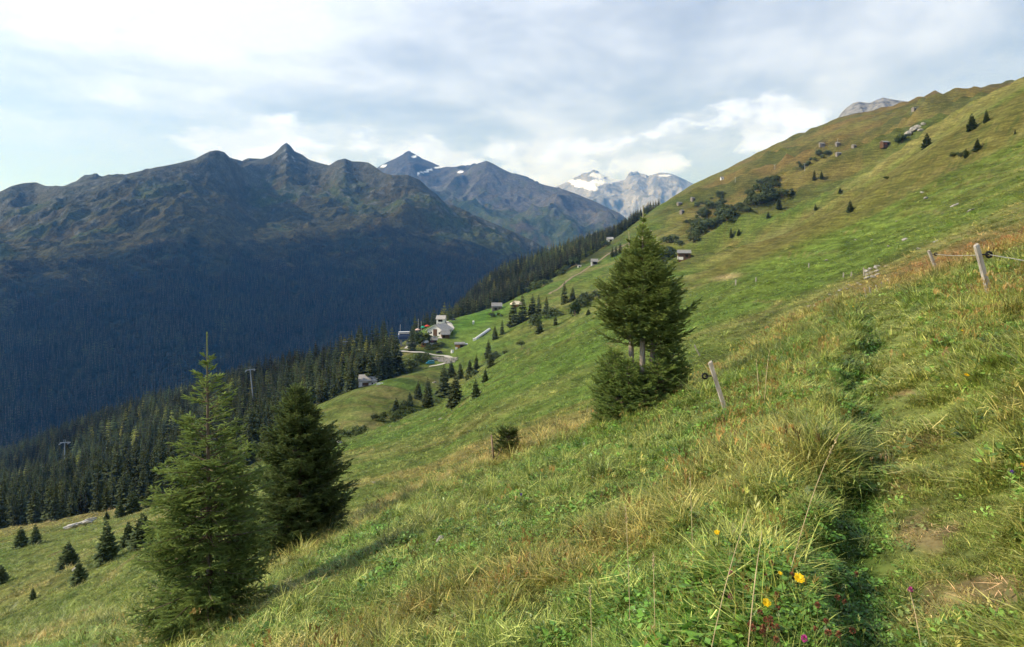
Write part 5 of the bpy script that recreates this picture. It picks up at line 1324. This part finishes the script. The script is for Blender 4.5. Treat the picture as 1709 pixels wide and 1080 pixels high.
# ------------------------------------------------------------------ rocks
def rock(px, py, wpx, label, dmin, k=0, group=None, flat=1.0, sink=0.12):
    p = at(px, py, dmin); w_ = wpx / F_PX * p.y / 1.1
    o = bpy.data.objects.new('rock', ROCKS[k % 5]); link(o); o.location = (p.x, p.y, p.z + w_ * (0.28 * flat - sink)); o.scale = (w_, w_, w_ * flat)
    o.rotation_euler = (random.uniform(-0.2, 0.2), random.uniform(-0.5, -0.2), random.uniform(0, 6.28)); tag(o, label, 'rock', group); return o
for k, (px, py, w_, dm, fl, lb) in enumerate((
    (127, 952, 16, 50, 0.8, 'pale boulder between two bushy conifers'), (565, 741, 11, 100, 1.1, 'round grey boulder at the edge of the green slope'), (734, 700, 9, 60, 0.6, 'white stone lying on the green slope'), (652, 712, 6, 60, 0.5, 'small white stone at the lower slope edge'),
    (724, 639, 8, 130, 0.6, 'pale stone between the gully conifers'), (801, 655, 7, 100, 0.7, 'pale stone right of the lower lone conifer'), (736, 902, 20, 8, 0.5, 'flat grey stone in the near grass'), (1540, 322, 8, 90, 0.7, 'white stone on the pasture, upper of two'), (1545, 332, 9, 90, 0.8, 'white stone on the pasture, lower of two'),
    (1593, 343, 13, 80, 0.5, 'flat pale slab on the right pasture'), (1428, 401, 4, 60, 0.8, 'tiny white stone left of another on the bright pasture'), (1455, 401, 6, 60, 0.7, 'pinkish stone on the bright pasture'), (1484, 412, 6, 60, 0.9, 'grey stone above the rock outcrop'),
    (1510, 401, 11, 50, 0.7, 'grey boulder on the brown bank above the outcrop'), (1562, 403, 9, 50, 0.5, 'pale slab on the tan trail above the fence'), (1535, 416, 12, 45, 0.4, 'pale slab right of the tan trail'), (1478, 445, 10, 40, 0.5, 'white slab just right of the outcrop'), (1380, 435, 7, 50, 0.6, 'low grey stone in the pasture'),
    (1497, 370, 6, 90, 0.6, 'small pale stone on the upper green pasture'), (1620, 352, 14, 60, 0.35, 'long flat slab in the right pasture'), (626, 805, 12, 45, 0.3, 'flat pale stone beside the dense spruce'), (1002, 690, 6, 25, 0.5, 'pale stone below the trunk clump'))):
    rock(px, py, w_, lb, dm, k, None, fl)
for k in range(9):
    rock(1448 + (k % 3) * 8 + random.uniform(-2, 2), 466 - (k // 3) * 6 - (k % 3) * 3, random.uniform(9, 15), 'pale block in the rock outcrop beside the trail', 30, k, 'blocks of the outcrop', 0.8)
for k in range(18):
    t = k / 17; rock(1352 + 85 * t + random.uniform(-6, 6), 512 - 42 * t + random.uniform(-4, 4), random.uniform(3, 8), 'small pale stone in the rubble line below the outcrop', 27, k, 'stones of the rubble line', 0.6)
for k, (px, py, w_) in enumerate(((786, 482, 12), (795, 472, 16), (802, 466, 12), (790, 492, 10), (812, 452, 14), (826, 445, 9), (778, 500, 8), (835, 470, 8))):
    rock(px, py, w_, 'pale cliff rock among the trees of the spur', 640, k, 'cliff rocks on the spur', 1.3, 0.3)
for k, (px, py, w_) in enumerate(((1516, 224, 13), (1524, 217, 16), (1532, 213, 13), (1541, 208, 9), (1536, 218, 9))):
    rock(px, py, w_, 'grey crag block beside the round ridge shrub', 420, k, 'crag blocks on the upper ridge', 1.0, 0.2)
# log pile on the meadow
def log_pile():
    p = at(134, 878, 60); root = empty('log_pile', p, 0.35); tag(root, 'heap of pale bleached logs on the lower meadow', 'log pile')
    r = np.random.default_rng(5); s = p.y / F_PX
    for k in range(16):
        L_ = r.uniform(10, 26) * s; c = np.array((r.uniform(-13, 13) * s, r.uniform(-1.5, 1.5), r.uniform(0.05, 0.75))); a = r.uniform(-0.45, 0.45); e = r.uniform(-0.1, 0.22) + 0.12
        d = np.array((math.cos(a) * math.cos(e), math.sin(a), math.sin(e))) * L_ / 2
        z0 = float(H(p.x + c[0], p.y + c[1])) - p.z
        c[2] += z0
        mesh_obj('log', *tube([c - d, c, c + d], [0.16, 0.14, 0.10], 7), [M_LOG], parent=root, smooth=True)
M_LOG = noisy_mat('bleached_wood', (0.36, 0.34, 0.31), (0.62, 0.59, 0.55), 6, 0.9, (1, 1, 1), 0.01)
log_pile()

# ------------------------------------------------------------------ fence
M_POST = noisy_mat('weathered_post', (0.20, 0.175, 0.15), (0.44, 0.40, 0.35), 22, 0.92, (1, 1, 0.12), 0.006)
M_INS = flat_mat('black_plastic', (0.012, 0.012, 0.014), 0.4, 0, 0.4)
M_WIRE = flat_mat('fence_wire', (0.45, 0.44, 0.42), 0.5, 0.3)
def fence_post(px, py, hpx, lean_px, label, dmin, dmax_w, ins=0, group='fence posts along the path'):
    p = at(px, py, dmin); s = p.y / F_PX; h = hpx * s; lx = lean_px * s
    root = empty('fence_post', p); tag(root, label, 'fence post', group)
    r = dmax_w * s / 2; rg = np.random.default_rng(int(px)); ang = [0.3, 1.5, 2.6, 3.9, 5.2]
    zs = [-0.35 * h, 0, 0.3 * h, 0.65 * h, h * 0.985, h]; v = []; f = []
    rr = [[r * rg.uniform(0.8, 1.15) for _ in ang] for _ in zs]
    for j, z in enumerate(zs):
        t = z / h; k = 1.08 - 0.2 * t if j < 5 else 0.7
        for a, q in zip(ang, rr[0]): v.append((lx * t + math.cos(a) * q * k, math.sin(a) * q * k, z + (0.03 * h * math.cos(a) if j >= 4 else 0)))
    n = len(ang)
    for j in range(len(zs) - 1):
        for i in range(n): f.append((j * n + i, j * n + (i + 1) % n, (j + 1) * n + (i + 1) % n, (j + 1) * n + i))
    f.append(tuple((len(zs) - 1) * n + i for i in range(n)))
    mesh_obj('stake', v, f, [M_POST], parent=root)
    tip = None
    if ins:
        z = h * (0.80 if ins > 0 else 0.72); x0 = lx * 0.8; e = 0.15
        c = (x0 + ins * (r + 0.10), -0.02, z)
        o = mesh_obj('insulator', *tube([(x0 + ins * r * 0.6, 0, z), c], [0.012, 0.012], 8), [M_INS], parent=root)
        mesh_obj('ring', *join([tube([(c[0] + 0.045 * math.cos(i * 0.7854), -0.02, c[2] + 0.045 * math.sin(i * 0.7854)), (c[0] + 0.045 * math.cos((i + 1) * 0.7854), -0.02, c[2] + 0.045 * math.sin((i + 1) * 0.7854))], [0.018, 0.018], 6) for i in range(8)]), [M_INS], parent=o)
        tip = p + Vector(c)
    return p, tip
fence_post(1212, 688, 84, -27, 'leaning grey wooden post with black insulator right of the trunk clump', 9, 9.5, -1)
pA, tA = fence_post(1652, 494, 86, -23, 'stout leaning wooden post with black ring insulator at the right', 6, 10, 1)
pB, tB = fence_post(1563, 450, 32, -13, 'smaller leaning wooden post left of the stout one', 14, 7, 1)
def wire(a, b, label, sag=0.03):
    n = 14; pts = [a.lerp(b, i / n) - Vector((0, 0, sag * math.sin(math.pi * i / n))) for i in range(n + 1)]
    o = mesh_obj('fence_wire', *tube([tuple(q) for q in pts], [0.006] * (n + 1), 5), [M_WIRE]); tag(o, label, 'wire', 'strands of the electric fence')
wire(tB, tA, 'thin fence wire strung between the two posts at the right')
wire(tA, tA + Vector((2.0, -1.9, -0.45)), 'twisted fence wire running from the stout post out of the picture', 0.05)
for i, (px, py, h, lean) in enumerate(((1446, 500, 15, -3), (1454, 497, 14, -3), (1464, 497, 11, -2), (1472, 499, 10, -1), (1484, 514, 9, -2), (1442, 460, 13, -1), (1421, 462, 8, 0), (1408, 463, 8, 0), (1350, 447, 8, 0), (1168, 594, 18, -9), (1228, 476, 9, 0), (1262, 470, 7, 0))):
    fence_post(px, py, h, lean, ('thin grey stake in the row where the trail meets the brow', 'thin grey stake beside the rock outcrop on the pasture', 'thin leaning stick beside the clump skirt', 'thin stake on the bright pasture')[0 if i < 5 else 1 if i < 9 else 2 if i == 9 else 3], 24, 2.4, 0, ('stakes on the brow', 'stakes by the outcrop', 'lone sticks', 'stakes on the bright pasture')[0 if i < 5 else 1 if i < 9 else 2 if i == 9 else 3])

# broken stake with small spruce bush on the brow
def stake_bush():
    p = at(824, 772, 9); s = p.y / F_PX
    root = empty('broken_stake', p); tag(root, 'broken pair of bark covered sticks leaning beside the small spruce bush', 'stake')
    mesh_obj('stick', *tube([(0, 0, -0.1), (-0.03, 0, 24 * s), (-0.07, 0, 46 * s)], [0.035, 0.032, 0.022], 7), [M_BARK2], parent=root, smooth=True)
    mesh_obj('stick', *tube([(-0.02, 0.05, -0.05), (0.13, 0.05, 12 * s), (0.24, 0.04, 25 * s)], [0.024, 0.02, 0.012], 6), [M_BARK2], parent=root, smooth=True)
    b = on(848, p.y + 0.5); b2 = Vector(b)
    pf = lambda t: 0.52 * float(np.interp(t, [0, 0.4, 0.8, 1], [0.9, 1.0, 0.8, 0.3]))
    root, n = near_spruce('spruce_bush', 'low rounded spruce bush on the brow beside the broken sticks', b2, 0.80, pf, 91, gap=0.10, per=8, cnt=8, step=0.07, nlen=0.032, wid=0.016, rise_lo=10, rise_hi=55, trunk_r=0.02, top_sparse=1, col_a=(0.066, 0.105, 0.03), col_b=(0.21, 0.26, 0.07))
M_BARK2 = noisy_mat('red_bark', (0.16, 0.10, 0.065), (0.32, 0.23, 0.16), 20, 0.95, (1, 1, 0.3), 0.006)
stake_bush()
# ------------------------------------------------------------------ grass and herbs
M_GRASS = leaf_mat('grass_blades', 0.42, 0.22, inst=True, sheen=0.4)
def blade(V, Fc, C, base, az, h, lean, w, c0, c1, rng, seg=3, curl=1.6):
    ca, sa = math.cos(az), math.sin(az); o = len(V)
    for k in range(seg + 1):
        t = k / seg; r = lean * h * t ** curl; z = h * (t - 0.25 * min(lean, 1.2) * t * t)
        cx, cy = base[0] + ca * r, base[1] + sa * r
        ww = w * (1 - t) ** 0.7 if k < seg else 0
        c = np.array(c0) * (1 - t) + np.array(c1) * t
        if k < seg:
            V += [(cx - sa * ww / 2, cy + ca * ww / 2, z), (cx + sa * ww / 2, cy - ca * ww / 2, z)]; C += [tuple(c)] * 2
        else:
            V.append((cx, cy, z)); C.append(tuple(c))
    for k in range(seg - 1): Fc += [(o + 2 * k, o + 2 * k + 1, o + 2 * k + 3), (o + 2 * k, o + 2 * k + 3, o + 2 * k + 2)]
    Fc.append((o + 2 * (seg - 1), o + 2 * (seg - 1) + 1, o + 2 * seg))
def fin(name, V, Fc, C):
    o = mesh_obj(name, V, np.array(Fc), [M_GRASS]); attr_col(o.data, 'Tint', np.array(C)); me = o.data; bpy.data.objects.remove(o); return me
GRN = (0.85, 1.0, 0.75); TIP = (1.25, 1.15, 0.8); DRY = (2.3, 1.75, 1.7); DRY2 = (2.9, 2.3, 2.5)
def tuft(seed, n, hmin, hmax, spread, lean, w, dry=0.1, c0=GRN, c1=TIP):
    r = np.random.default_rng(seed); V = []; Fc = []; C = []
    for i in range(n):
        a = r.uniform(0, 6.28); q = spread * math.sqrt(r.uniform(0, 1))
        k = r.uniform(0.7, 1.25); d = r.uniform() < dry
        x0, x1 = (np.array(DRY) * k, np.array(DRY2) * k) if d else (np.array(c0) * k, np.array(c1) * k)
        blade(V, Fc, C, (math.cos(a) * q, math.sin(a) * q), a + r.normal(0, 1.0), r.uniform(hmin, hmax), r.uniform(*lean), w * r.uniform(0.7, 1.3), x0, x1, r)
    return fin('tuft', V, Fc, C)
def herb(seed, n, h, spread, size, c=(0.75, 1.05, 0.8)):
    r = np.random.default_rng(seed); V = []; Fc = []; C = []
    for i in range(n):
        a = r.uniform(0, 6.28); q = spread * math.sqrt(r.uniform(0, 1)); z = r.uniform(0.25, 1) * h * (1 - 0.5 * (q / spread) ** 2)
        p = np.array((math.cos(a) * q, math.sin(a) * q, z)); nrm = np.array((r.normal(0, 0.45), r.normal(0, 0.45), 1.0)); nrm /= np.linalg.norm(nrm)
        e = np.cross(nrm, (math.cos(a + 1), math.sin(a + 1), 0)); e /= np.linalg.norm(e); f_ = np.cross(nrm, e); s = size * r.uniform(0.6, 1.3)
        o = len(V); V += [tuple(p - e * s), tuple(p + f_ * s * 0.6 - e * 0.1 * s), tuple(p + e * s), tuple(p - f_ * s * 0.6 - e * 0.1 * s)]
        k = r.uniform(0.7, 1.35); C += [tuple(np.array(c) * k)] * 4; Fc += [(o, o + 1, o + 2), (o, o + 2, o + 3)]
    return fin('herb', V, Fc, C)
def seedstalk(seed, n, h, dry=DRY):
    r = np.random.default_rng(seed); V = []; Fc = []; C = []
    for i in range(n):
        a = r.uniform(0, 6.28); b = (r.normal(0, 0.05), r.normal(0, 0.05)); hh = h * r.uniform(0.7, 1.15); ln = r.uniform(0.05, 0.35); k = r.uniform(0.75, 1.15)
        blade(V, Fc, C, b, a, hh, ln, 0.0035, np.array((1.7, 1.5, 1.2)) * k, np.array(dry) * k, r, 4, 2.0)
        # seed head: a few short side hairs
        tip = np.array(V[-1])
        for j in range(7):
            t = r.uniform(0, 0.16); q = tip - np.array((math.cos(a) * ln * 0.6, math.sin(a) * ln * 0.6, 1.0)) * t * hh * 0.9
            d = np.array((r.normal(0, 0.6), r.normal(0, 0.6), 1.0)); d /= np.linalg.norm(d); o = len(V)
            sd_ = np.cross(d, (1, 0.3, 0)); sd_ /= np.linalg.norm(sd_)
            V += [tuple(q), tuple(q + d * 0.016 + sd_ * 0.003), tuple(q + d * 0.034), tuple(q + d * 0.016 - sd_ * 0.003)]; Fc += [(o, o + 1, o + 2), (o, o + 2, o + 3)]; C += [tuple(np.array(dry) * k * 0.9)] * 4
    return fin('stalk', V, Fc, C)
SHAPES = [tuft(1, 30, 0.03, 0.10, 0.10, (0.3, 1.6), 0.0105), tuft(2, 30, 0.03, 0.09, 0.11, (0.4, 2.0), 0.010, 0.12), tuft(3, 28, 0.04, 0.12, 0.09, (0.3, 1.4), 0.010),      # 0-2 short
          tuft(4, 30, 0.12, 0.28, 0.08, (0.5, 1.5), 0.009, 0.08), tuft(5, 30, 0.14, 0.32, 0.08, (0.5, 1.7), 0.009, 0.16),                                              # 3-4 long
          tuft(6, 32, 0.08, 0.22, 0.10, (0.5, 1.7), 0.0065, 0.7), tuft(7, 30, 0.06, 0.18, 0.11, (0.7, 2.2), 0.0065, 0.85),                                                # 5-6 dry
          herb(8, 34, 0.07, 0.11, 0.016, (0.80, 1.10, 0.75)), herb(9, 28, 0.10, 0.13, 0.025, (0.76, 1.08, 0.72)),                                                                             # 7-8 herbs
          seedstalk(10, 3, 0.40), seedstalk(11, 5, 0.30, (2.1, 1.1, 1.25)),                                                                                              # 9-10 stalks
          tuft(12, 40, 0.02, 0.055, 0.10, (0.8, 2.6), 0.008, 0.20)]                                                                                                       # 11 trodden
def litter(seed, n):
    """bleached straws lying every which way"""
    r = np.random.default_rng(seed); V = []; Fc = []; C = []
    for i in range(n):
        a = r.uniform(0, 6.28); L_ = r.uniform(0.06, 0.20); p = np.array((r.normal(0, 0.07), r.normal(0, 0.07), r.uniform(0.02, 0.075))); d = np.array((math.cos(a), math.sin(a), r.normal(0, 0.25))); q = np.array((-math.sin(a), math.cos(a), 0)) * 0.0022
        m = p + d * L_ * 0.5 + np.array((0, 0, r.uniform(-0.01, 0.02))); e = p + d * L_; o = len(V)
        V += [tuple(p - q), tuple(p + q), tuple(m + q), tuple(m - q), tuple(e)]; k = r.uniform(0.7, 1.2); C += [tuple(np.array((3.2, 2.55, 3.0)) * k)] * 5
        Fc += [(o, o + 1, o + 2), (o, o + 2, o + 3), (o + 3, o + 2, o + 4)]
    return fin('straw', V, Fc, C)
SHAPES.append(litter(13, 12))
def sow():
    r = np.random.default_rng(2024)
    n = 135000
    d = np.exp(r.uniform(math.log(1.15), math.log(200), n)); u = r.uniform(-0.98, 0.98, n)
    # thin out: nearer ground already needs fewer plants per octave of distance
    bare = sstep(0.12, 0.34, fbm(u * d / 0.45, d / 0.45, 2, 231)) * (d < 16)
    keep = r.uniform(0, 1, n) < (1 - 0.75 * bare) * np.interp(d, [1.15, 2.5, 6, 30, 50, 200], [0.35, 0.75, 1.0, 1.0, 0.75, 0.6])
    d, u = d[keep], u[keep]; n = len(d)
    x, y = u * d, d; z = H(x, y); px, py = to_px(x, y, z)
    pd = path_dist(x, y); nearp = 1 - sstep(24, 32, y)
    n1 = fbm(x / 2.2, y / 2.2, 3, 201); n2 = fbm(x / 0.7, y / 0.7, 2, 203); n3 = fbm(x / 6, y / 6, 3, 207)
    e = np.interp(px, [p[0] for p in E1], [p[2] for p in E1])
    brow = np.exp(-((y / e - 0.97) / 0.16) ** 2) * sstep(200, 500, px)
    lip = np.exp(-((pd + 0.98) / 0.35) ** 2) * nearp; rut = np.exp(-((pd + 0.44) / 0.2) ** 2) * nearp
    onpath = np.exp(-((pd - 0.12) / 0.42) ** 4) * nearp
    R = r.uniform(0, 1, n)
    w = np.zeros((n, 13))
    w[:, 0:3] = 1.0
    tall = 0.06 + 0.8 * sstep(0.10, 0.4, n1) + 0.4 * lip * sstep(2.6, 4.5, y) + 0.4 * brow + 0.5 * sstep(0.9, 2.5, np.abs(pd)) * (px > 1200) * nearp
    w[:, 3:5] = tall[:, None] * 0.45
    dryw = 0.10 + 0.9 * lip * (y > 3) + 1.1 * brow + 0.6 * sstep(0.10, 0.40, n3) + 0.8 * (px > 1450) * (y > 5) * sstep(0.8, 2, pd)
    w[:, 5:7] = dryw[:, None] * 0.55
    w[:, 7:9] = (0.22 + 1.0 * sstep(-0.05, 0.3, -n1) + 2.5 * rut + 2.2 * np.exp(-((pd + 1.1) / 0.7) ** 2) * (y < 3.6))[:, None] * 0.8 * (y < 25)[:, None]
    w[:, 9] = (0.04 + 0.16 * brow + 0.28 * lip) * (y < 40); w[:, 10] = (0.04 + 0.14 * brow + 0.10 * sstep(0.1, 0.3, n3)) * (y < 40)
    w *= (1 - 0.97 * onpath)[:, None]; w[:, 11] = 0.05 + 3.0 * onpath
    w[:, 12] = (0.22 + 0.4 * sstep(0.0, 0.3, n2)) * (y < 14) * (1 - 0.9 * onpath)
    w[:, 10] += 0.8 * (px > 1180) * (y > 6.5) * (y < 34) * sstep(0.5, 1.2, np.abs(pd)) * sstep(-0.15, 0.2, n3)
    w[y > 32, 9:12] = 0
    cw = np.cumsum(w, 1); cw /= cw[:, -1:]; idx = (R[:, None] > cw).sum(1)
    soil = onpath * sstep(0.26, 0.46, fbm(x / 0.5, y / 0.5, 3, 71) + 0.30 * np.exp(-(pd / 0.25) ** 2) - 0.055 * (y - 2))
    kp = r.uniform(0, 1, n) > soil * 0.85
    # keep plants out of the conifers' stems and off the lens
    kp &= (d > 2.0) & ((d > 2.6) | (idx != 12)) & ((d > 2.5) | (pd < 0.3) | (idx < 3) | (idx == 7))
    x, y, z, idx, px, py = x[kp], y[kp], z[kp], idx[kp], px[kp], py[kp]; n = len(x)
    n2k, n1k = n2[kp], n1[kp]
    s = r.uniform(0.75, 1.25, n) * (0.62 + 0.85 * sstep(-0.25, 0.35, n2k + 0.5 * n1k)) * np.interp(y, [1, 4, 12, 30, 60, 130, 200], [0.62, 0.78, 1.05, 1.5, 2.0, 2.8, 3.4])
    s = s * np.where(((idx == 3) | (idx == 4)) & (y < 12), 0.78, 1.0)
    sz = s * np.where(idx >= 9, 1.0 / np.interp(y, [1, 12, 40], [0.9, 1.0, 1.25]), 1.0) * np.interp(y, [20, 60, 130], [1.0, 0.85, 0.7])
    g = cover(x[:, None], y[:, None], z[:, None])[:, 0] * 2.15
    g = g * (1 + r.uniform(-1, 1, (n, 1)) * np.interp(y, [5, 40, 120], [0.55, 0.58, 0.6])[:, None])
    tilt = np.stack([r.normal(0, 0.10, n), r.normal(0, 0.10, n) - 0.10], 1)
    stuff_points('grass', 'mixed green and dry alpine grass covering the near slope', np.stack([x, y, z - 0.006], 1), r.uniform(0, 6.28, n), np.stack([s, s, sz], 1), idx, SHAPES, g, tilt)
    return n
print('grass plants', sow())

# ------------------------------------------------------------------ flowers and single stalks
M_YEL = flat_mat('yellow_petals', (0.75, 0.50, 0.012), 0.6, 0, 0.2, 0.1, 30); M_CLOV = flat_mat('faded_clover', (0.22, 0.088, 0.048), 0.9, 0, 0.1, 0.3, 60); M_PINK = flat_mat('pink_clover', (0.42, 0.06, 0.22), 0.8, 0, 0.1, 0.25, 60); M_VIO = flat_mat('violet_petals', (0.13, 0.06, 0.34), 0.7)
M_STEM = flat_mat('flower_stem', (0.10, 0.12, 0.035), 0.8); M_STRAW = flat_mat('dry_straw', (0.46, 0.36, 0.20), 0.8, 0, 0.2, 0.25, 20)
def flower_at(px, py, hgt, dmin=1.6):
    """head seen on this bearing, standing hgt above the ground"""
    u = (px - CX) / F_PX; v = (HOR - py) / F_PX
    d = np.exp(np.linspace(math.log(dmin), math.log(40), 5000)); z = H(u * d, d) + hgt
    k = np.nonzero(z >= v * d)[0]; dd = d[k[0]] if len(k) else 3.0
    return Vector((u * dd, dd, float(H(u * dd, dd))))
def stem_to(root, h, bend=0.02, r_=0.0022):
    mesh_obj('stem', *tube([(bend, 0.0, -0.03), (bend * 0.7, 0, h * 0.5), (0, 0, h)], [r_, r_, r_ * 0.8], 5), [M_STEM], parent=root)
def yellow_flower(px, py, h, size, label, tilt=0.5):
    p = flower_at(px, py, h); root = empty('yellow_flower', p); tag(root, label, 'flower', 'yellow flowers in the grass'); stem_to(root, h)
    r = np.random.default_rng(int(px)); V = []; Fc = []
    for ring, (n, L_) in enumerate(((16, 1.0), (12, 0.7), (8, 0.4))):
        for i in range(n):
            a = 6.2832 * i / n + ring * 0.2 + r.uniform(-0.1, 0.1); ca, sa = math.cos(a), math.sin(a); l = size * L_ * r.uniform(0.85, 1.1); w_ = size * 0.17; z = size * 0.10 * ring; e = size * 0.25
            o = len(V); V += [(ca * 0.1 * l - sa * w_ * 0.5, sa * 0.1 * l + ca * w_ * 0.5, z), (ca * 0.1 * l + sa * w_ * 0.5, sa * 0.1 * l - ca * w_ * 0.5, z), (ca * l + sa * w_, sa * l - ca * w_, z + e), (ca * l * 1.08, sa * l * 1.08, z + e * 0.9), (ca * l - sa * w_, sa * l + ca * w_, z + e)]
            Fc.append((o, o + 1, o + 2, o + 3, o + 4))
    o = mesh_obj('petals', V, Fc, [M_YEL], parent=root); o.location = (0, 0, h); o.rotation_euler = (tilt, r.uniform(-0.2, 0.2), 0)
    c = mesh_obj('calyx', *tube([(0, 0, -size * 0.45), (0, 0, -size * 0.1), (0, 0, size * 0.05)], [size * 0.12, size * 0.3, size * 0.2], 7), [M_STEM], parent=root); c.location = (0, 0, h)
for px, py, h, s, lb in ((1334, 966, 0.17, 0.021, 'large yellow flower with many petals above the clover'), (1279, 1007, 0.13, 0.018, 'yellow flower among the rusty clover heads'), (1302, 957, 0.16, 0.009, 'small orange yellow bud left of the large yellow flower'), (1197, 889, 0.22, 0.015, 'yellow flower on a tall stalk left of the trodden path'), (1614, 626, 0.15, 0.022, 'yellow flower on the bank right of the path'), (1379, 553, 0.2, 0.022, 'yellow flower high in the grass of the brow'), (1424, 512, 0.22, 0.022, 'yellow flower at the far end of the path lip'), (1413, 509, 0.22, 0.02, 'small yellow flower beside the far path lip'), (1655, 422, 0.2, 0.018, 'yellow flower below the twisted wire'), (1606, 552, 0.15, 0.014, 'little yellow flower in dry grass right of the path'), (1239, 615, 0.2, 0.018, 'yellow flower right of the leaning post'), (1707, 776, 0.12, 0.012, 'yellow flower at the right picture edge')):
    yellow_flower(px, py, h, s, lb)
def clover_mesh(seed, mat):
    r = np.random.default_rng(seed); V = []; Fc = []
    for i in range(70):
        z = r.uniform(-0.75, 1); a = r.uniform(0, 6.28); q = math.sqrt(max(0, 1 - z * z)); d = np.array((q * math.cos(a), q * math.sin(a), z)); e = np.cross(d, (0.3, 0.2, 1)); e /= np.linalg.norm(e)
        k = r.uniform(0.85, 1.15); b_ = d * 0.45; t = d * k + np.array((0, 0, 0.25)); o = len(V)
        V += [tuple(b_ - e * 0.12), tuple(b_ + e * 0.12), tuple(t + e * 0.16), tuple(t * 1.05), tuple(t - e * 0.16)]; Fc.append((o, o + 1, o + 2, o + 3, o + 4))
    me = bpy.data.meshes.new('clover_head'); me.from_pydata(V, [], Fc); me.materials.append(mat); return me
CL = [clover_mesh(k, M_CLOV) for k in range(3)]; CLP = [clover_mesh(9, M_PINK)]; CLV = [clover_mesh(12, M_VIO)]
def clover(px, py, h, s, label, meshes, group, name='clover_flower', k=0):
    p = flower_at(px, py, h); root = empty(name, p); tag(root, label, 'flower', group); stem_to(root, h, random.uniform(-0.03, 0.03))
    o = bpy.data.objects.new('flower_head', meshes[k % len(meshes)]); link(o); o.parent = root; o.location = (0, 0, h); o.scale = (s, s, s); o.rotation_euler = (random.uniform(-0.5, 0.5), random.uniform(-0.5, 0.5), random.uniform(0, 6))
for k, (px, py) in enumerate(((1278, 962), (1250, 969), (1247, 982), (1287, 941), (1298, 994), (1298, 1015), (1268, 1023), (1278, 1035), (1286, 1035), (1253, 1043), (1257, 1049), (1273, 1049), (1274, 1057), (1287, 1046), (1297, 1047), (1296, 1068), (1397, 998), (1409, 1005), (1364, 1011), (1380, 1039), (1362, 1052), (1383, 1057), (1400, 1060), (1423, 1053), (1322, 960), (1430, 960))):
    clover(px, py, random.uniform(0.10, 0.15), random.uniform(0.010, 0.014), 'faded rusty clover head ' + ('left of the lower yellow flower' if px < 1270 else 'below the two yellow flowers' if px < 1330 and py > 1000 else 'beside the two yellow flowers' if px < 1330 else 'in the shaded rut right of the large yellow flower'), CL, 'faded clover heads', k=k)
for px, py, lb in ((1220, 997, 'pink clover flower left of the yellow flowers'), (1343, 1067, 'pink clover flower at the bottom edge below the rusty heads'), (1220, 957, 'pale pink clover flower above the other pink one'), (1519, 985, 'dark red clover flower beside the trodden path')):
    clover(px, py, 0.12, 0.012, lb, CLP, 'pink clover flowers')
for px, py, lb in ((1112, 768, 'violet bellflower in the grass of the middle slope'), (1689, 789, 'violet flower near the right picture edge'), (870, 826, 'small violet flower on the brow below the trunk clump')):
    clover(px, py, 0.12, 0.022 if px < 1200 else 0.012, lb, CLV, 'violet flowers', 'violet_flower')
def stalk(p0, p1, label, d, head=True, r_=0.0017):
    """single tall dry grass stalk from a ground bearing to its tip"""
    a = on(p0[0], d); u = (p1[0] - CX) / F_PX; v = (HOR - p1[1]) / F_PX; b = Vector((u * (d + 0.15), d + 0.15, v * (d + 0.15)))
    root = empty('dry_grass_stalk', a); tag(root, label, 'grass stalk', 'tall dry stalks by the path'); e = b - a
    pts = [tuple(e * t + Vector((0, 0, 0.09 * e.length * math.sin(math.pi * t)))) for t in np.linspace(0, 1, 8)]
    mesh_obj('stem', *tube(pts, [r_] * 5 + [r_ * 0.8, r_ * 0.6, r_ * 0.4], 5), [M_STRAW], parent=root)
    if head:
        V = []; Fc = []; r = np.random.default_rng(int(p1[0]))
        for i in range(46):
            t = r.uniform(0.80, 1.0); q = np.array(e) * t + np.array((0, 0, 0.09 * e.length * math.sin(math.pi * t))); dd = np.array(e.normalized()) + r.normal(0, 0.28, 3); dd /= np.linalg.norm(dd); s_ = np.cross(dd, r.normal(0, 1, 3)); s_ /= np.linalg.norm(s_); o = len(V); L_ = r.uniform(0.010, 0.022)
            V += [tuple(q), tuple(q + dd * L_ * 0.5 + s_ * 0.002), tuple(q + dd * L_), tuple(q + dd * L_ * 0.5 - s_ * 0.002)]; Fc.append((o, o + 1, o + 2, o + 3))
        mesh_obj('seed_head', V, Fc, [M_STRAW], parent=root)
stalk((1312, 990), (1400, 725), 'longest dry stalk arching up across the dark path lip', 2.9)
stalk((1172, 1078), (1250, 850), 'straw stalk slanting up left of the yellow flowers', 2.35, False)
stalk((1245, 1079), (1272, 885), 'yellowish upright stalk beside the rusty clover', 2.4, False, 0.0022)
stalk((1157, 915), (1151, 790), 'upright dry stalk with seed head left of the path lip', 3.6)
stalk((1052, 960), (1044, 845), 'pale seed head standing on the middle slope', 3.2)
stalk((990, 1050), (985, 985), 'short pale seed head near the bottom edge', 2.7)
stalk((1094, 985), (1090, 925), 'short bleached seed head right of centre bottom', 2.8)
stalk((1275, 690), (1284, 585), 'pair forming dry stalk above the brow, upright one', 8.0, True, 0.004)
stalk((1268, 690), (1262, 600), 'curved dry stalk above the brow left of the upright one', 8.2, True, 0.004)
stalk((1540, 1010), (1518, 985), 'short curled straw at the path edge', 2.5, False)
